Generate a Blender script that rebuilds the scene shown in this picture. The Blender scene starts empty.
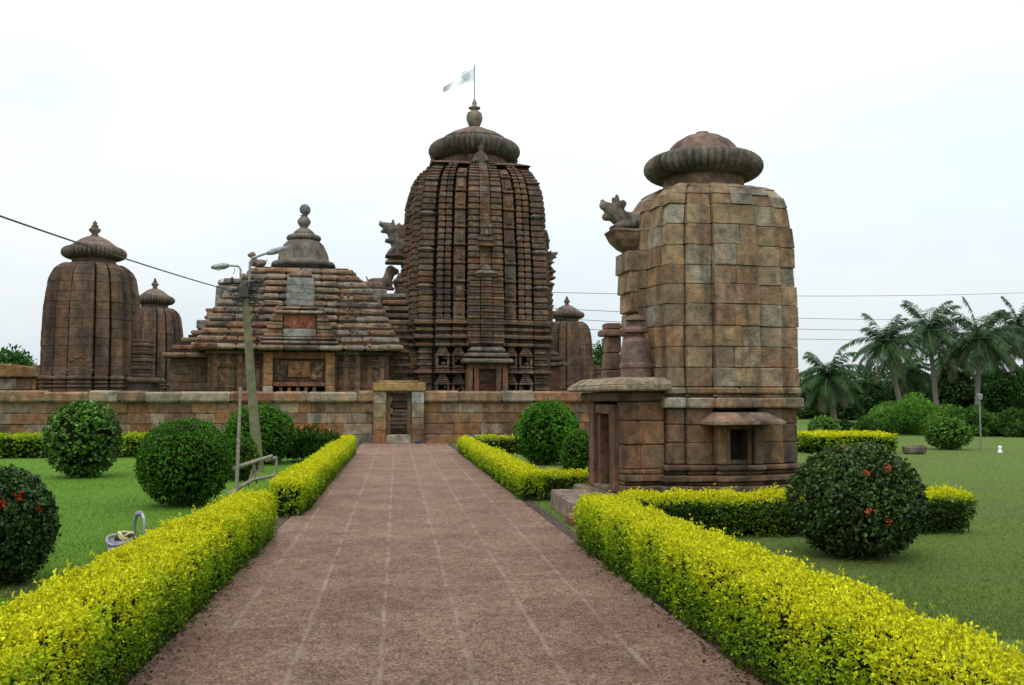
import bpy, math, random
import numpy as np
from mathutils import Vector, Matrix
R = math.radians
C = bpy.context.scene.collection
random.seed(7)
rng = np.random.default_rng(7)

# ------------------------------------------------------------------ camera
FPX, W_, H_ = 950.0, 1024, 685
CAMZ = 1.6
PITCH = math.atan(57.5/FPX)
YAW = math.atan(115/FPX)          # camera turned to the right of the path
cd = bpy.data.cameras.new('camera'); cam = bpy.data.objects.new('camera', cd); C.objects.link(cam)
cd.sensor_width = 36; cd.lens = FPX/W_*36; cd.clip_end = 3000; cd.clip_start = 0.05
cam.location = (0, 0, CAMZ); cam.rotation_euler = (R(90)+PITCH, 0, -YAW)
bpy.context.scene.camera = cam
CM = cam.rotation_euler.to_matrix()
def ray(px, py): return CM @ Vector(((px-W_/2)/FPX, -(py-H_/2)/FPX, -1))
def PT(px, py, Y):
    r = ray(px, py); t = Y/r.y; return Vector((r.x*t, Y, CAMZ+r.z*t))
def GP(px, py, z=0.0):
    r = ray(px, py); t = (z-CAMZ)/r.z; return Vector((r.x*t, r.y*t, z))
def ZZ(py, Y, px=450): return PT(px, py, Y).z
def XX(px, Y, py=380): return PT(px, py, Y).x

# ------------------------------------------------------------------ world
sc = bpy.context.scene
wd = bpy.data.worlds.new('World'); sc.world = wd; wd.use_nodes = True
nt = wd.node_tree; nt.nodes.clear()
SUN_EL, SUN_AZ = 58, 205          # azimuth clockwise from +Y (behind the camera, a little left)
sky = nt.nodes.new('ShaderNodeTexSky'); sky.sky_type = 'NISHITA'; sky.sun_disc = False
sky.sun_elevation = R(SUN_EL); sky.sun_rotation = R(SUN_AZ); sky.dust_density = 6; sky.air_density = 1.0
bw = nt.nodes.new('ShaderNodeHueSaturation'); bw.inputs['Saturation'].default_value = 0.25
tc = nt.nodes.new('ShaderNodeTexCoord')
nz = nt.nodes.new('ShaderNodeTexNoise'); nz.inputs['Scale'].default_value = 2.2; nz.inputs['Detail'].default_value = 4
mp = nt.nodes.new('ShaderNodeMapping'); mp.inputs['Scale'].default_value = (1, 1, 2.6)
rmp = nt.nodes.new('ShaderNodeValToRGB')
rmp.color_ramp.elements[0].position = .36; rmp.color_ramp.elements[0].color = (.83, .955, 1.0, 1)
rmp.color_ramp.elements[1].position = .62; rmp.color_ramp.elements[1].color = (.975, 1.03, 1.06, 1)
spz = nt.nodes.new('ShaderNodeSeparateXYZ'); lum = nt.nodes.new('ShaderNodeMapRange')
lum.inputs[1].default_value = 0; lum.inputs[2].default_value = 1; lum.inputs[3].default_value = 6.6; lum.inputs[4].default_value = 15.5; lum.clamp = True
vml = nt.nodes.new('ShaderNodeVectorMath'); vml.operation = 'SCALE'
mx = nt.nodes.new('ShaderNodeMixRGB'); mx.inputs[0].default_value = 0.94
bg = nt.nodes.new('ShaderNodeBackground'); bg.inputs['Strength'].default_value = 0.1
out = nt.nodes.new('ShaderNodeOutputWorld')
L = nt.links.new
L(sky.outputs[0], bw.inputs['Color']); L(tc.outputs['Generated'], mp.inputs[0]); L(mp.outputs[0], nz.inputs['Vector'])
L(nz.outputs[0], rmp.inputs[0]); L(bw.outputs[0], mx.inputs[1])
L(tc.outputs['Generated'], spz.inputs[0]); L(spz.outputs[2], lum.inputs[0]); L(rmp.outputs[0], vml.inputs[0]); L(lum.outputs[0], vml.inputs['Scale']); L(vml.outputs[0], mx.inputs[2])
L(mx.outputs[0], bg.inputs[0]); L(bg.outputs[0], out.inputs[0])
sl = bpy.data.lights.new('sun', 'SUN'); sl.energy = 0.9; sl.angle = R(25); sl.color = (1, .96, .9)
so = bpy.data.objects.new('sun', sl); C.objects.link(so); so.location = (-5, -10, 30)
az = R(SUN_AZ); sd = Vector((math.sin(az)*math.cos(R(SUN_EL)), math.cos(az)*math.cos(R(SUN_EL)), math.sin(R(SUN_EL))))
so.rotation_euler = sd.to_track_quat('Z', 'Y').to_euler()
sc.view_settings.view_transform = 'Standard'; sc.view_settings.look = 'None'
sc.view_settings.exposure = 0.35; sc.view_settings.gamma = 1; sc.view_settings.use_curve_mapping = False

# ------------------------------------------------------------------ materials
def newmat(name):
    m = bpy.data.materials.new(name); m.use_nodes = True
    return m, m.node_tree, m.node_tree.nodes['Principled BSDF']
def N(t, typ, **kw):
    n = t.nodes.new(typ)
    for k, v in kw.items():
        if k in n.inputs: n.inputs[k].default_value = v
        else: setattr(n, k, v)
    return n
def stone_mat(name, scale=1.0, bump=0.5, stain=0.6, carve=0.0, rough=.92, lichen=.25):
    m, t, b = newmat(name); L = t.links.new
    at = N(t, 'ShaderNodeAttribute', attribute_name='col'); tc = N(t, 'ShaderNodeTexCoord')
    n1 = N(t, 'ShaderNodeTexNoise', Scale=7*scale, Detail=8, Roughness=.7); L(tc.outputs['Object'], n1.inputs['Vector'])
    r1 = N(t, 'ShaderNodeMapRange'); r1.inputs[1].default_value = .3; r1.inputs[2].default_value = .7; r1.inputs[3].default_value = .42; r1.inputs[4].default_value = 1.5
    L(n1.outputs[0], r1.inputs[0])
    mul = N(t, 'ShaderNodeVectorMath', operation='SCALE'); L(at.outputs['Color'], mul.inputs[0]); L(r1.outputs[0], mul.inputs['Scale'])
    # vertical dark weathering
    mp = N(t, 'ShaderNodeMapping'); mp.inputs['Scale'].default_value = (1, 1, .22); L(tc.outputs['Object'], mp.inputs[0])
    n2 = N(t, 'ShaderNodeTexNoise', Scale=2.6*scale, Detail=6, Roughness=.65); L(mp.outputs[0], n2.inputs['Vector'])
    r2 = N(t, 'ShaderNodeMapRange'); r2.inputs[1].default_value = .47; r2.inputs[2].default_value = .68; r2.inputs[3].default_value = 0; r2.inputs[4].default_value = stain
    L(n2.outputs[0], r2.inputs[0])
    n6 = N(t, 'ShaderNodeTexNoise', Scale=1.9*scale, Detail=7, Roughness=.7); L(tc.outputs['Object'], n6.inputs['Vector'])
    cr6 = N(t, 'ShaderNodeValToRGB'); e6 = cr6.color_ramp.elements
    e6[0].position = .36; e6[0].color = (1.14, .93, .78, 1); e6[1].position = .62; e6[1].color = (.88, .94, .96, 1); e6.new(.49).color = (1, 1, 1, 1)
    L(n6.outputs[0], cr6.inputs[0]); ml6 = N(t, 'ShaderNodeVectorMath', operation='MULTIPLY'); L(mul.outputs[0], ml6.inputs[0]); L(cr6.outputs[0], ml6.inputs[1])
    mx = N(t, 'ShaderNodeMixRGB'); mx.inputs[2].default_value = (.035, .03, .027, 1); L(r2.outputs[0], mx.inputs[0]); L(ml6.outputs[0], mx.inputs[1])
    # pale lichen
    n3 = N(t, 'ShaderNodeTexNoise', Scale=3.3*scale, Detail=9, Roughness=.75); L(tc.outputs['Object'], n3.inputs['Vector'])
    r3 = N(t, 'ShaderNodeMapRange'); r3.inputs[1].default_value = .58; r3.inputs[2].default_value = .72; r3.inputs[4].default_value = lichen
    L(n3.outputs[0], r3.inputs[0])
    mx2 = N(t, 'ShaderNodeMixRGB'); mx2.inputs[2].default_value = (.33, .31, .26, 1); L(r3.outputs[0], mx2.inputs[0]); L(mx.outputs[0], mx2.inputs[1])
    L(mx2.outputs[0], b.inputs['Base Color']); b.inputs['Roughness'].default_value = rough
    b.inputs['Specular IOR Level'].default_value = .2
    n4 = N(t, 'ShaderNodeTexNoise', Scale=28*scale, Detail=8, Roughness=.7); L(tc.outputs['Object'], n4.inputs['Vector'])
    bp = N(t, 'ShaderNodeBump', Strength=bump, Distance=.05/scale); 
    add = N(t, 'ShaderNodeMath', operation='ADD'); L(n4.outputs[0], add.inputs[0])
    if carve:
        v = N(t, 'ShaderNodeTexVoronoi', Scale=5*scale); L(tc.outputs['Object'], v.inputs['Vector'])
        ml = N(t, 'ShaderNodeMath', operation='MULTIPLY'); ml.inputs[1].default_value = carve; L(v.outputs['Distance'], ml.inputs[0]); L(ml.outputs[0], add.inputs[1])
    else: L(n1.outputs[0], add.inputs[1])
    L(add.outputs[0], bp.inputs['Height']); L(bp.outputs[0], b.inputs['Normal'])
    return m
def leaf_mat(name, rough=.5, trans=.25, spec=.35):
    m, t, b = newmat(name); L = t.links.new
    at = N(t, 'ShaderNodeAttribute', attribute_name='col')
    L(at.outputs['Color'], b.inputs['Base Color']); b.inputs['Roughness'].default_value = rough
    b.inputs['Specular IOR Level'].default_value = spec
    tr = N(t, 'ShaderNodeBsdfTranslucent'); L(at.outputs['Color'], tr.inputs['Color'])
    ms = N(t, 'ShaderNodeMixShader'); ms.inputs[0].default_value = trans
    L(b.outputs[0], ms.inputs[1]); L(tr.outputs[0], ms.inputs[2]); L(ms.outputs[0], t.nodes['Material Output'].inputs['Surface'])
    return m
def plain(name, col, rough=.7, metal=0, var=.35, scale=12, bump=.2):
    m, t, b = newmat(name); L = t.links.new
    tc = N(t, 'ShaderNodeTexCoord'); n = N(t, 'ShaderNodeTexNoise', Scale=scale, Detail=6, Roughness=.65); L(tc.outputs['Object'], n.inputs['Vector'])
    r = N(t, 'ShaderNodeMapRange'); r.inputs[1].default_value = .3; r.inputs[2].default_value = .7; r.inputs[3].default_value = 1-var; r.inputs[4].default_value = 1+var
    L(n.outputs[0], r.inputs[0])
    mul = N(t, 'ShaderNodeVectorMath', operation='SCALE'); mul.inputs[0].default_value = col; L(r.outputs[0], mul.inputs['Scale'])
    L(mul.outputs[0], b.inputs['Base Color']); b.inputs['Roughness'].default_value = rough; b.inputs['Metallic'].default_value = metal
    bp = N(t, 'ShaderNodeBump', Strength=bump, Distance=.02); L(n.outputs[0], bp.inputs['Height']); L(bp.outputs[0], b.inputs['Normal'])
    return m
M = dict(
    near=stone_mat('weathered_block_stone', 1.0, .65, .88, 0, lichen=.18),
    far=stone_mat('carved_stone', .55, .9, .85, 1.0, lichen=.05),
    farsm=stone_mat('shrine_stone', .4, .7, .85, 0, lichen=.08),
    core=plain('shade_core_stems', (.012, .018, .006), 1.0, var=.4),  # near-black solid filler: shade between leaves put into its colour; stems share it
    wall=stone_mat('wall_stone', .6, .6, .6, 0, lichen=.12),
    leaf=leaf_mat('leaf', .6, .28, .12), gloss=leaf_mat('glossy_leaf', .42, .12, .22), palm=leaf_mat('palm_leaf', .55, .15, .15),
    bark=plain('bark', (.11, .085, .06), .9, var=.5, bump=.8), palmbark=plain('palm_bark', (.17, .145, .125), .9, var=.4, bump=.8),
    twig=plain('pale_timber', (.22, .19, .15), .85, var=.5, scale=20, bump=.6),
    pole=plain('mossy_concrete', (.135, .125, .065), .9, var=.4, scale=5, bump=.5),
    metal=plain('dull_metal', (.25, .25, .25), .5, .6), lampgrey=plain('lamp_housing', (.42, .43, .42), .5, 0, .2),
    wire=plain('cable_black', (.03, .03, .035), .6), black=plain('dark_fitting', (.03, .03, .03), .6),
    flag=plain('flag_cloth', (.84, .87, .92), .8, var=.06, scale=4), mark=plain('flag_print', (.45, .53, .62), .8, var=.1),
    bag=plain('grey_cloth', (.23, .23, .27), .85, var=.5, scale=14, bump=.5), bagrim=plain('lilac_cloth', (.30, .25, .36), .8, var=.4),
    cream=plain('cream_strap', (.6, .5, .25), .7), steel=plain('steel_tube', (.28, .31, .33), .45, .5, .3),
    white=plain('white_paint', (.8, .8, .78), .6, var=.08), glass=plain('lamp_glass', (.6, .63, .62), .2, var=.1),
    dark=plain('shadowed_stone', (.05, .035, .028), .95, var=.5, scale=3, bump=.6),
    house=plain('old_plaster', (.5, .38, .33), .9, var=.15, scale=1),
)
M['core'].node_tree.nodes['Principled BSDF'].inputs['Specular IOR Level'].default_value = 0
# lawn
def lawn_mat():
    m, t, b = newmat('lawn_ground'); L = t.links.new
    tc = N(t, 'ShaderNodeTexCoord')
    n1 = N(t, 'ShaderNodeTexNoise', Scale=.35, Detail=6, Roughness=.6); L(tc.outputs['Object'], n1.inputs['Vector'])
    n2 = N(t, 'ShaderNodeTexNoise', Scale=14, Detail=8, Roughness=.75); L(tc.outputs['Object'], n2.inputs['Vector'])
    sx = N(t, 'ShaderNodeSeparateXYZ'); L(tc.outputs['Object'], sx.inputs[0])
    side = N(t, 'ShaderNodeMapRange'); side.inputs[1].default_value = -1; side.inputs[2].default_value = 3; L(sx.outputs[0], side.inputs[0])
    a = N(t, 'ShaderNodeMixRGB'); a.inputs[1].default_value = (.095, .19, .02, 1); a.inputs[2].default_value = (.105, .155, .03, 1); L(side.outputs[0], a.inputs[0])
    c = N(t, 'ShaderNodeMixRGB'); c.inputs[2].default_value = (.10, .11, .045, 1); L(a.outputs[0], c.inputs[1])
    r = N(t, 'ShaderNodeMapRange'); r.inputs[1].default_value = .45; r.inputs[2].default_value = .7; r.inputs[4].default_value = .6; L(n1.outputs[0], r.inputs[0])
    rs = N(t, 'ShaderNodeMath', operation='MULTIPLY'); L(r.outputs[0], rs.inputs[0]); L(side.outputs[0], rs.inputs[1]); L(rs.outputs[0], c.inputs[0])
    r2 = N(t, 'ShaderNodeMapRange'); r2.inputs[1].default_value = .3; r2.inputs[2].default_value = .7; r2.inputs[3].default_value = .55; r2.inputs[4].default_value = 1.4; L(n2.outputs[0], r2.inputs[0])
    mul = N(t, 'ShaderNodeVectorMath', operation='SCALE'); L(c.outputs[0], mul.inputs[0]); L(r2.outputs[0], mul.inputs['Scale'])
    L(mul.outputs[0], b.inputs['Base Color']); b.inputs['Roughness'].default_value = .95; b.inputs['Specular IOR Level'].default_value = .1
    bp = N(t, 'ShaderNodeBump', Strength=.8, Distance=.05); L(n2.outputs[0], bp.inputs['Height']); L(bp.outputs[0], b.inputs['Normal'])
    return m
M['lawn'] = lawn_mat()
def path_mat():
    m, t, b = newmat('laterite_paving'); L = t.links.new
    tc = N(t, 'ShaderNodeTexCoord')
    nw = N(t, 'ShaderNodeTexNoise', Scale=1.7, Detail=3); L(tc.outputs['Object'], nw.inputs['Vector'])
    wob = N(t, 'ShaderNodeVectorMath', operation='SCALE'); wob.inputs['Scale'].default_value = .06; 
    sb = N(t, 'ShaderNodeVectorMath', operation='SUBTRACT'); sb.inputs[1].default_value = (.5, .5, .5); L(nw.outputs['Color'], sb.inputs[0]); L(sb.outputs[0], wob.inputs[0])
    ad = N(t, 'ShaderNodeVectorMath', operation='ADD'); L(tc.outputs['Object'], ad.inputs[0]); L(wob.outputs[0], ad.inputs[1])
    sp = N(t, 'ShaderNodeSeparateXYZ'); L(ad.outputs[0], sp.inputs[0])
    def joint(sock, period, off, w):
        a = N(t, 'ShaderNodeMath', operation='ADD'); a.inputs[1].default_value = off + 50*period; L(sock, a.inputs[0])
        f = N(t, 'ShaderNodeMath', operation='PINGPONG'); f.inputs[1].default_value = period/2; L(a.outputs[0], f.inputs[0])
        r = N(t, 'ShaderNodeMapRange'); r.inputs[1].default_value = w*.3; r.inputs[2].default_value = w; r.inputs[3].default_value = 1; r.inputs[4].default_value = 0; L(f.outputs[0], r.inputs[0])
        return r.outputs[0]
    jx = joint(sp.outputs[0], .52, .08, .024); jy = joint(sp.outputs[1], .71, .2, .016)
    jm = N(t, 'ShaderNodeMath', operation='MULTIPLY'); jm.inputs[1].default_value = .4; L(jy, jm.inputs[0])
    jmax = N(t, 'ShaderNodeMath', operation='MAXIMUM'); L(jx, jmax.inputs[0]); L(jm.outputs[0], jmax.inputs[1])
    n3 = N(t, 'ShaderNodeTexNoise', Scale=2.2, Detail=5, Roughness=.7); L(tc.outputs['Object'], n3.inputs['Vector'])
    r3 = N(t, 'ShaderNodeMapRange'); r3.inputs[1].default_value = .42; r3.inputs[2].default_value = .66; r3.inputs[3].default_value = .08; r3.inputs[4].default_value = .7; L(n3.outputs[0], r3.inputs[0])
    jj = N(t, 'ShaderNodeMath', operation='MULTIPLY'); L(jmax.outputs[0], jj.inputs[0]); L(r3.outputs[0], jj.inputs[1])
    # pitted laterite
    n1 = N(t, 'ShaderNodeTexNoise', Scale=1.1, Detail=7, Roughness=.7); L(tc.outputs['Object'], n1.inputs['Vector'])
    cr = N(t, 'ShaderNodeValToRGB'); e = cr.color_ramp.elements
    e[0].position = .3; e[0].color = (.205, .105, .07, 1); e[1].position = .70; e[1].color = (.335, .208, .145, 1)
    L(n1.outputs[0], cr.inputs[0])
    mps = N(t, 'ShaderNodeMapping'); mps.inputs['Scale'].default_value = (1, .8, 1); L(tc.outputs['Object'], mps.inputs[0])
    n2 = N(t, 'ShaderNodeTexNoise', Scale=48, Detail=6, Roughness=.85); L(mps.outputs[0], n2.inputs['Vector'])
    r2 = N(t, 'ShaderNodeMapRange'); r2.inputs[1].default_value = .40; r2.inputs[2].default_value = .58; r2.inputs[3].default_value = .16; r2.inputs[4].default_value = 1.35; L(n2.outputs[0], r2.inputs[0])
    n5 = N(t, 'ShaderNodeTexNoise', Scale=17, Detail=5, Roughness=.75); L(mps.outputs[0], n5.inputs['Vector'])
    r5 = N(t, 'ShaderNodeMapRange'); r5.inputs[1].default_value = .38; r5.inputs[2].default_value = .6; r5.inputs[3].default_value = .6; r5.inputs[4].default_value = 1.2; L(n5.outputs[0], r5.inputs[0])
    m5 = N(t, 'ShaderNodeMath', operation='MULTIPLY'); L(r5.outputs[0], m5.inputs[0]); L(r2.outputs[0], m5.inputs[1])
    of = N(t, 'ShaderNodeVectorMath', operation='ADD'); of.inputs[1].default_value = (.08, .2, 0); L(ad.outputs[0], of.inputs[0])
    sn = N(t, 'ShaderNodeVectorMath', operation='SNAP'); sn.inputs[1].default_value = (.52, .71, 10); L(of.outputs[0], sn.inputs[0])
    wn = N(t, 'ShaderNodeTexWhiteNoise'); L(sn.outputs[0], wn.inputs['Vector'])
    rw = N(t, 'ShaderNodeMapRange'); rw.inputs[3].default_value = .90; rw.inputs[4].default_value = 1.06; L(wn.outputs['Value'], rw.inputs[0])
    m6 = N(t, 'ShaderNodeMath', operation='MULTIPLY'); L(m5.outputs[0], m6.inputs[0]); L(rw.outputs[0], m6.inputs[1])
    mul = N(t, 'ShaderNodeVectorMath', operation='SCALE'); L(cr.outputs[0], mul.inputs[0]); L(m6.outputs[0], mul.inputs['Scale'])
    mx = N(t, 'ShaderNodeMixRGB'); mx.inputs[2].default_value = (.34, .28, .22, 1); L(jj.outputs[0], mx.inputs[0]); L(mul.outputs[0], mx.inputs[1])
    L(mx.outputs[0], b.inputs['Base Color']); b.inputs['Roughness'].default_value = .85; b.inputs['Specular IOR Level'].default_value = .25
    bp = N(t, 'ShaderNodeBump', Strength=1.0, Distance=.02); L(n2.outputs[0], bp.inputs['Height']); L(bp.outputs[0], b.inputs['Normal'])
    return m
M['path'] = path_mat()
M['soil'] = plain('red_soil', (.055, .034, .022), .95, var=.6, scale=22, bump=1)

# ------------------------------------------------------------------ object helpers
def tag(o, label=None, cat=None, group=None, kind=None):
    if label: o['label'] = label
    if cat: o['category'] = cat
    if group: o['group'] = group
    if kind: o['kind'] = kind
    return o
def empty(name, loc, rz=0, label=None, cat=None, group=None):
    o = bpy.data.objects.new(name, None); C.objects.link(o); o.location = loc; o.rotation_euler = (0, 0, rz); o.empty_display_size = .2
    return tag(o, label, cat, group)
def copy_tree(o, parent=None):
    c = o.copy(); C.objects.link(c); c.parent = parent
    for ch in list(o.children): copy_tree(ch, c)
    return c
class MB:
    def __init__(s): s.v = []; s.f = []; s.c = []
    def face(s, idx, col): s.f.append(idx); s.c.append(col)
    def rings(s, rings, col, cap0=True, cap1=True, closed=True):
        n = len(rings[0]); b = len(s.v)
        for r in rings: s.v.extend(r)
        for i in range(len(rings)-1):
            for j in range(n if closed else n-1):
                k = (j+1) % n
                s.f.append((b+i*n+j, b+i*n+k, b+(i+1)*n+k, b+(i+1)*n+j)); s.c.append(col)
        if cap0: s.f.append(tuple(b+j for j in reversed(range(n)))); s.c.append(col)
        if cap1: s.f.append(tuple(b+(len(rings)-1)*n+j for j in range(n))); s.c.append(col)
    def tube(s, pts, rad, col=(.5, .5, .5), n=8, jit=0):
        pts = [Vector(p) for p in pts]
        if not hasattr(rad, '__len__'): rad = [rad]*len(pts)
        rs = []; up = Vector((0, 0, 1)); prev = None
        for i, p in enumerate(pts):
            d = (pts[min(i+1, len(pts)-1)]-pts[max(i-1, 0)]).normalized()
            if prev is None:
                a = d.cross(up) if abs(d.z) < .95 else d.cross(Vector((1, 0, 0)))
            else: a = prev - d*prev.dot(d)
            a.normalize(); prev = a; b = d.cross(a)
            rs.append([tuple(p+(a*math.cos(2*math.pi*k/n)+b*math.sin(2*math.pi*k/n))*rad[i]*(1+random.uniform(-jit, jit))) for k in range(n)])
        s.rings(rs, col)
    def lathe(s, prof, n=32, col=(.3, .2, .15), flute=0, nf=0, c=(0, 0), colf=None):
        # prof: (r, z, flute weight)
        for_ = []
        for p in prof:
            r, z = p[0], p[1]; w = p[2] if len(p) > 2 else 0
            ring = []
            for k in range(n):
                t = 2*math.pi*k/n
                rr = r*(1-flute*w*(1-abs(math.sin(nf*t/2)))**1.5) if nf else r
                ring.append((c[0]+rr*math.cos(t), c[1]+rr*math.sin(t), z))
            for_.append(ring)
        b0 = len(s.f); s.rings(for_, col)
        if colf:
            for i in range(b0, len(s.f)): s.c[i] = colf()
    def box(s, x0, x1, y0, y1, z0, z1, col, c=0.0, jit=0.0):
        s.hexa((x0, x1, y0, y1), (x0, x1, y0, y1), z0, z1, col, c, -1, jit)
    def hexa(s, b, t, z0, z1, col, c=.02, side=0, jit=0.0, oct_=False):
        # b,t : u0,u1,d0,d1 footprints at bottom and top; chamfered block, turned to one of four sides
        def conv(u, d):
            return ((u, -d), (d, u), (-u, d), (-d, -u))[side] if side >= 0 else (u, d)
        c = min(c, (z1-z0)*.45, abs(b[1]-b[0])*.45, abs(b[3]-b[2])*.45)
        rs = []
        for (f, ins) in ((0, c), (c/(z1-z0), 0), (1-c/(z1-z0), 0), (1, c)) if c > 0 else ((0, 0), (1, 0)):
            u0, u1, d0, d1 = [b[i]+(t[i]-b[i])*f for i in range(4)]
            u0 += ins; u1 -= ins; d0 += ins; d1 -= ins
            z = z0+(z1-z0)*f
            if oct_:
                q = c
                pts = [(u0+q, d0), (u1-q, d0), (u1, d0+q), (u1, d1-q), (u1-q, d1), (u0+q, d1), (u0, d1-q), (u0, d0+q)]
            else: pts = [(u0, d0), (u1, d0), (u1, d1), (u0, d1)]
            ring = []
            for (u, d) in pts:
                x, y = conv(u, d)
                if jit: x += random.uniform(-jit, jit); y += random.uniform(-jit, jit)
                ring.append((x, y, z+(random.uniform(-jit, jit)*.5 if jit else 0)))
            if side >= 0: ring.reverse()
            rs.append(ring)
        s.rings(rs, col)
    def build(s, name, mat, parent=None, smooth=False, loc=None):
        me = bpy.data.meshes.new(name); me.from_pydata([tuple(v) for v in s.v], [], s.f)
        a = me.attributes.new('col', 'FLOAT_COLOR', 'FACE')
        arr = np.ones((len(s.f), 4), np.float32); arr[:, :3] = np.array(s.c, np.float32); a.data.foreach_set('color', arr.ravel())
        if smooth: me.polygons.foreach_set('use_smooth', [True]*len(me.polygons))
        me.materials.append(mat); me.update()
        o = bpy.data.objects.new(name, me); C.objects.link(o); o.parent = parent
        if loc is not None: o.location = loc
        return o
def vary(c, v=.15): 
    k = 1+random.uniform(-v, v); h = random.uniform(-.05, .05); return (c[0]*k*(1+h), c[1]*k, c[2]*k*(1-h))
def pick(pal, v=.18):
    tot = sum(p[0] for p in pal); r = random.uniform(0, tot)
    for p in pal:
        r -= p[0]
        if r <= 0:
            if pal is MAINP or pal is SHRP:      # calmer mix on the big towers
                m = (.155, .098, .068); return vary(tuple(.5*a+.5*b for a, b in zip(p[1], m)), v*.8)
            if pal is NEARP or pal is LOWP:
                m = (.27, .185, .115) if pal is NEARP else (.185, .115, .07); return vary(tuple(.72*a+.28*b for a, b in zip(p[1], m)), v)
            return vary(p[1], v)
    return vary(pal[-1][1], v)
NEARP = [(3, (.28, .19, .11)), (4, (.305, .22, .13)), (2.6, (.29, .25, .185)), (2, (.24, .145, .085)), (.7, (.31, .21, .11)), (.7, (.34, .31, .255)), (.5, (.15, .10, .07)), (1, (.29, .17, .105))]
LOWP = [(3, (.205, .125, .07)), (2, (.165, .10, .062)), (2, (.225, .12, .06)), (1, (.20, .15, .10)), (.8, (.11, .075, .052))]
MAINP = [(4, (.15, .092, .062)), (2.5, (.18, .10, .06)), (1.2, (.07, .05, .04)), (1.6, (.17, .135, .11)), (.7, (.24, .145, .07)), (.5, (.22, .08, .04))]
HALLP = [(3, (.265, .175, .12)), (2.6, (.265, .22, .17)), (1.8, (.255, .14, .085)), (.8, (.16, .12, .09)), (1, (.28, .19, .115))]
SHRP = [(3, (.165, .10, .065)), (2, (.145, .088, .06)), (1.6, (.19, .105, .06)), (1, (.15, .11, .085)), (.5, (.10, .07, .052))]
WALLP = [(3, (.24, .14, .08)), (2, (.27, .14, .06)), (2, (.235, .175, .125)), (1.5, (.17, .10, .066)), (.8, (.28, .22, .16))]

# ------------------------------------------------------------------ foliage
def nrm(a): return a/np.maximum(np.linalg.norm(a, axis=1, keepdims=True), 1e-9)
_ph = rng.uniform(0, 6.28, (24,)); _kd = nrm(rng.normal(size=(24, 3)))
def wob(P, freq, k0=0, n=8):
    s = np.zeros(len(P))
    for i in range(n): s += np.sin(P@_kd[(i+k0) % 24]*freq*(1+.37*i)+_ph[(i+k0) % 24])/(1+.25*i)
    return s/3.0
def leaves(name, P, Nn, size, col, mat, parent=None, aspect=.5, spread=.9, up=.3, off=.55, extra=None, loc=(0, 0, 0), fold=.12):
    n = len(P); size = np.broadcast_to(np.asarray(size, float), (n,))[:, None]
    t = nrm(Nn+rng.normal(size=(n, 3))*spread+np.array([0, 0, up]))
    a = Nn+rng.normal(size=(n, 3))*.6+np.array([0, 0, .5]); nl = nrm(a-t*np.sum(a*t, 1, keepdims=True)); s = np.cross(nl, t)
    c = P+t*size*off
    asp = aspect*rng.uniform(.75, 1.25, (n, 1))
    V = np.empty((n, 4, 3)); V[:, 0] = c-t*size*.5; V[:, 2] = c+t*size*.5-nl*size*fold
    V[:, 1] = c+s*size*asp*.5+nl*size*fold; V[:, 3] = c-s*size*asp*.5+nl*size*fold
    V = V.reshape(-1, 3); F = np.arange(4*n).reshape(-1, 4); cc = col
    ev, ef, ec = ([], [], [])
    if extra is not None: ev, ef, ec = extra.v, extra.f, extra.c
    nv = 4*n+len(ev); 
    loops = F.ravel().tolist(); starts = list(range(0, 4*n, 4))
    if ef:
        for f in ef:
            starts.append(len(loops)); loops.extend([i+4*n for i in f])
        V = np.vstack([V, np.array(ev)]); cc = np.vstack([cc, np.array(ec)])
    me = bpy.data.meshes.new(name); me.vertices.add(nv); me.vertices.foreach_set('co', V.ravel().astype(np.float32))
    me.loops.add(len(loops)); me.loops.foreach_set('vertex_index', np.array(loops, np.int32))
    me.polygons.add(len(starts)); me.polygons.foreach_set('loop_start', np.array(starts, np.int32))
    me.update(calc_edges=True)
    at = me.attributes.new('col', 'FLOAT_COLOR', 'FACE'); arr = np.ones((len(starts), 4), np.float32); arr[:, :3] = cc; at.data.foreach_set('color', arr.ravel())
    me.materials.append(mat)
    if ef:
        me.materials.append(M['core']); mi = np.zeros(len(starts), np.int32); mi[n:] = 1; me.polygons.foreach_set('material_index', mi)
    me.update()
    o = bpy.data.objects.new(name, me); C.objects.link(o); o.parent = parent; o.location = loc
    return o
def mixc(a, b, k): a = np.array(a); b = np.array(b); return a[None]*(1-k[:, None])+b[None]*k[:, None]
YEL = (.66, .645, .012); YGR = (.25, .43, .014); GRN = (.085, .16, .012); DGR = (.018, .045, .007)
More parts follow.
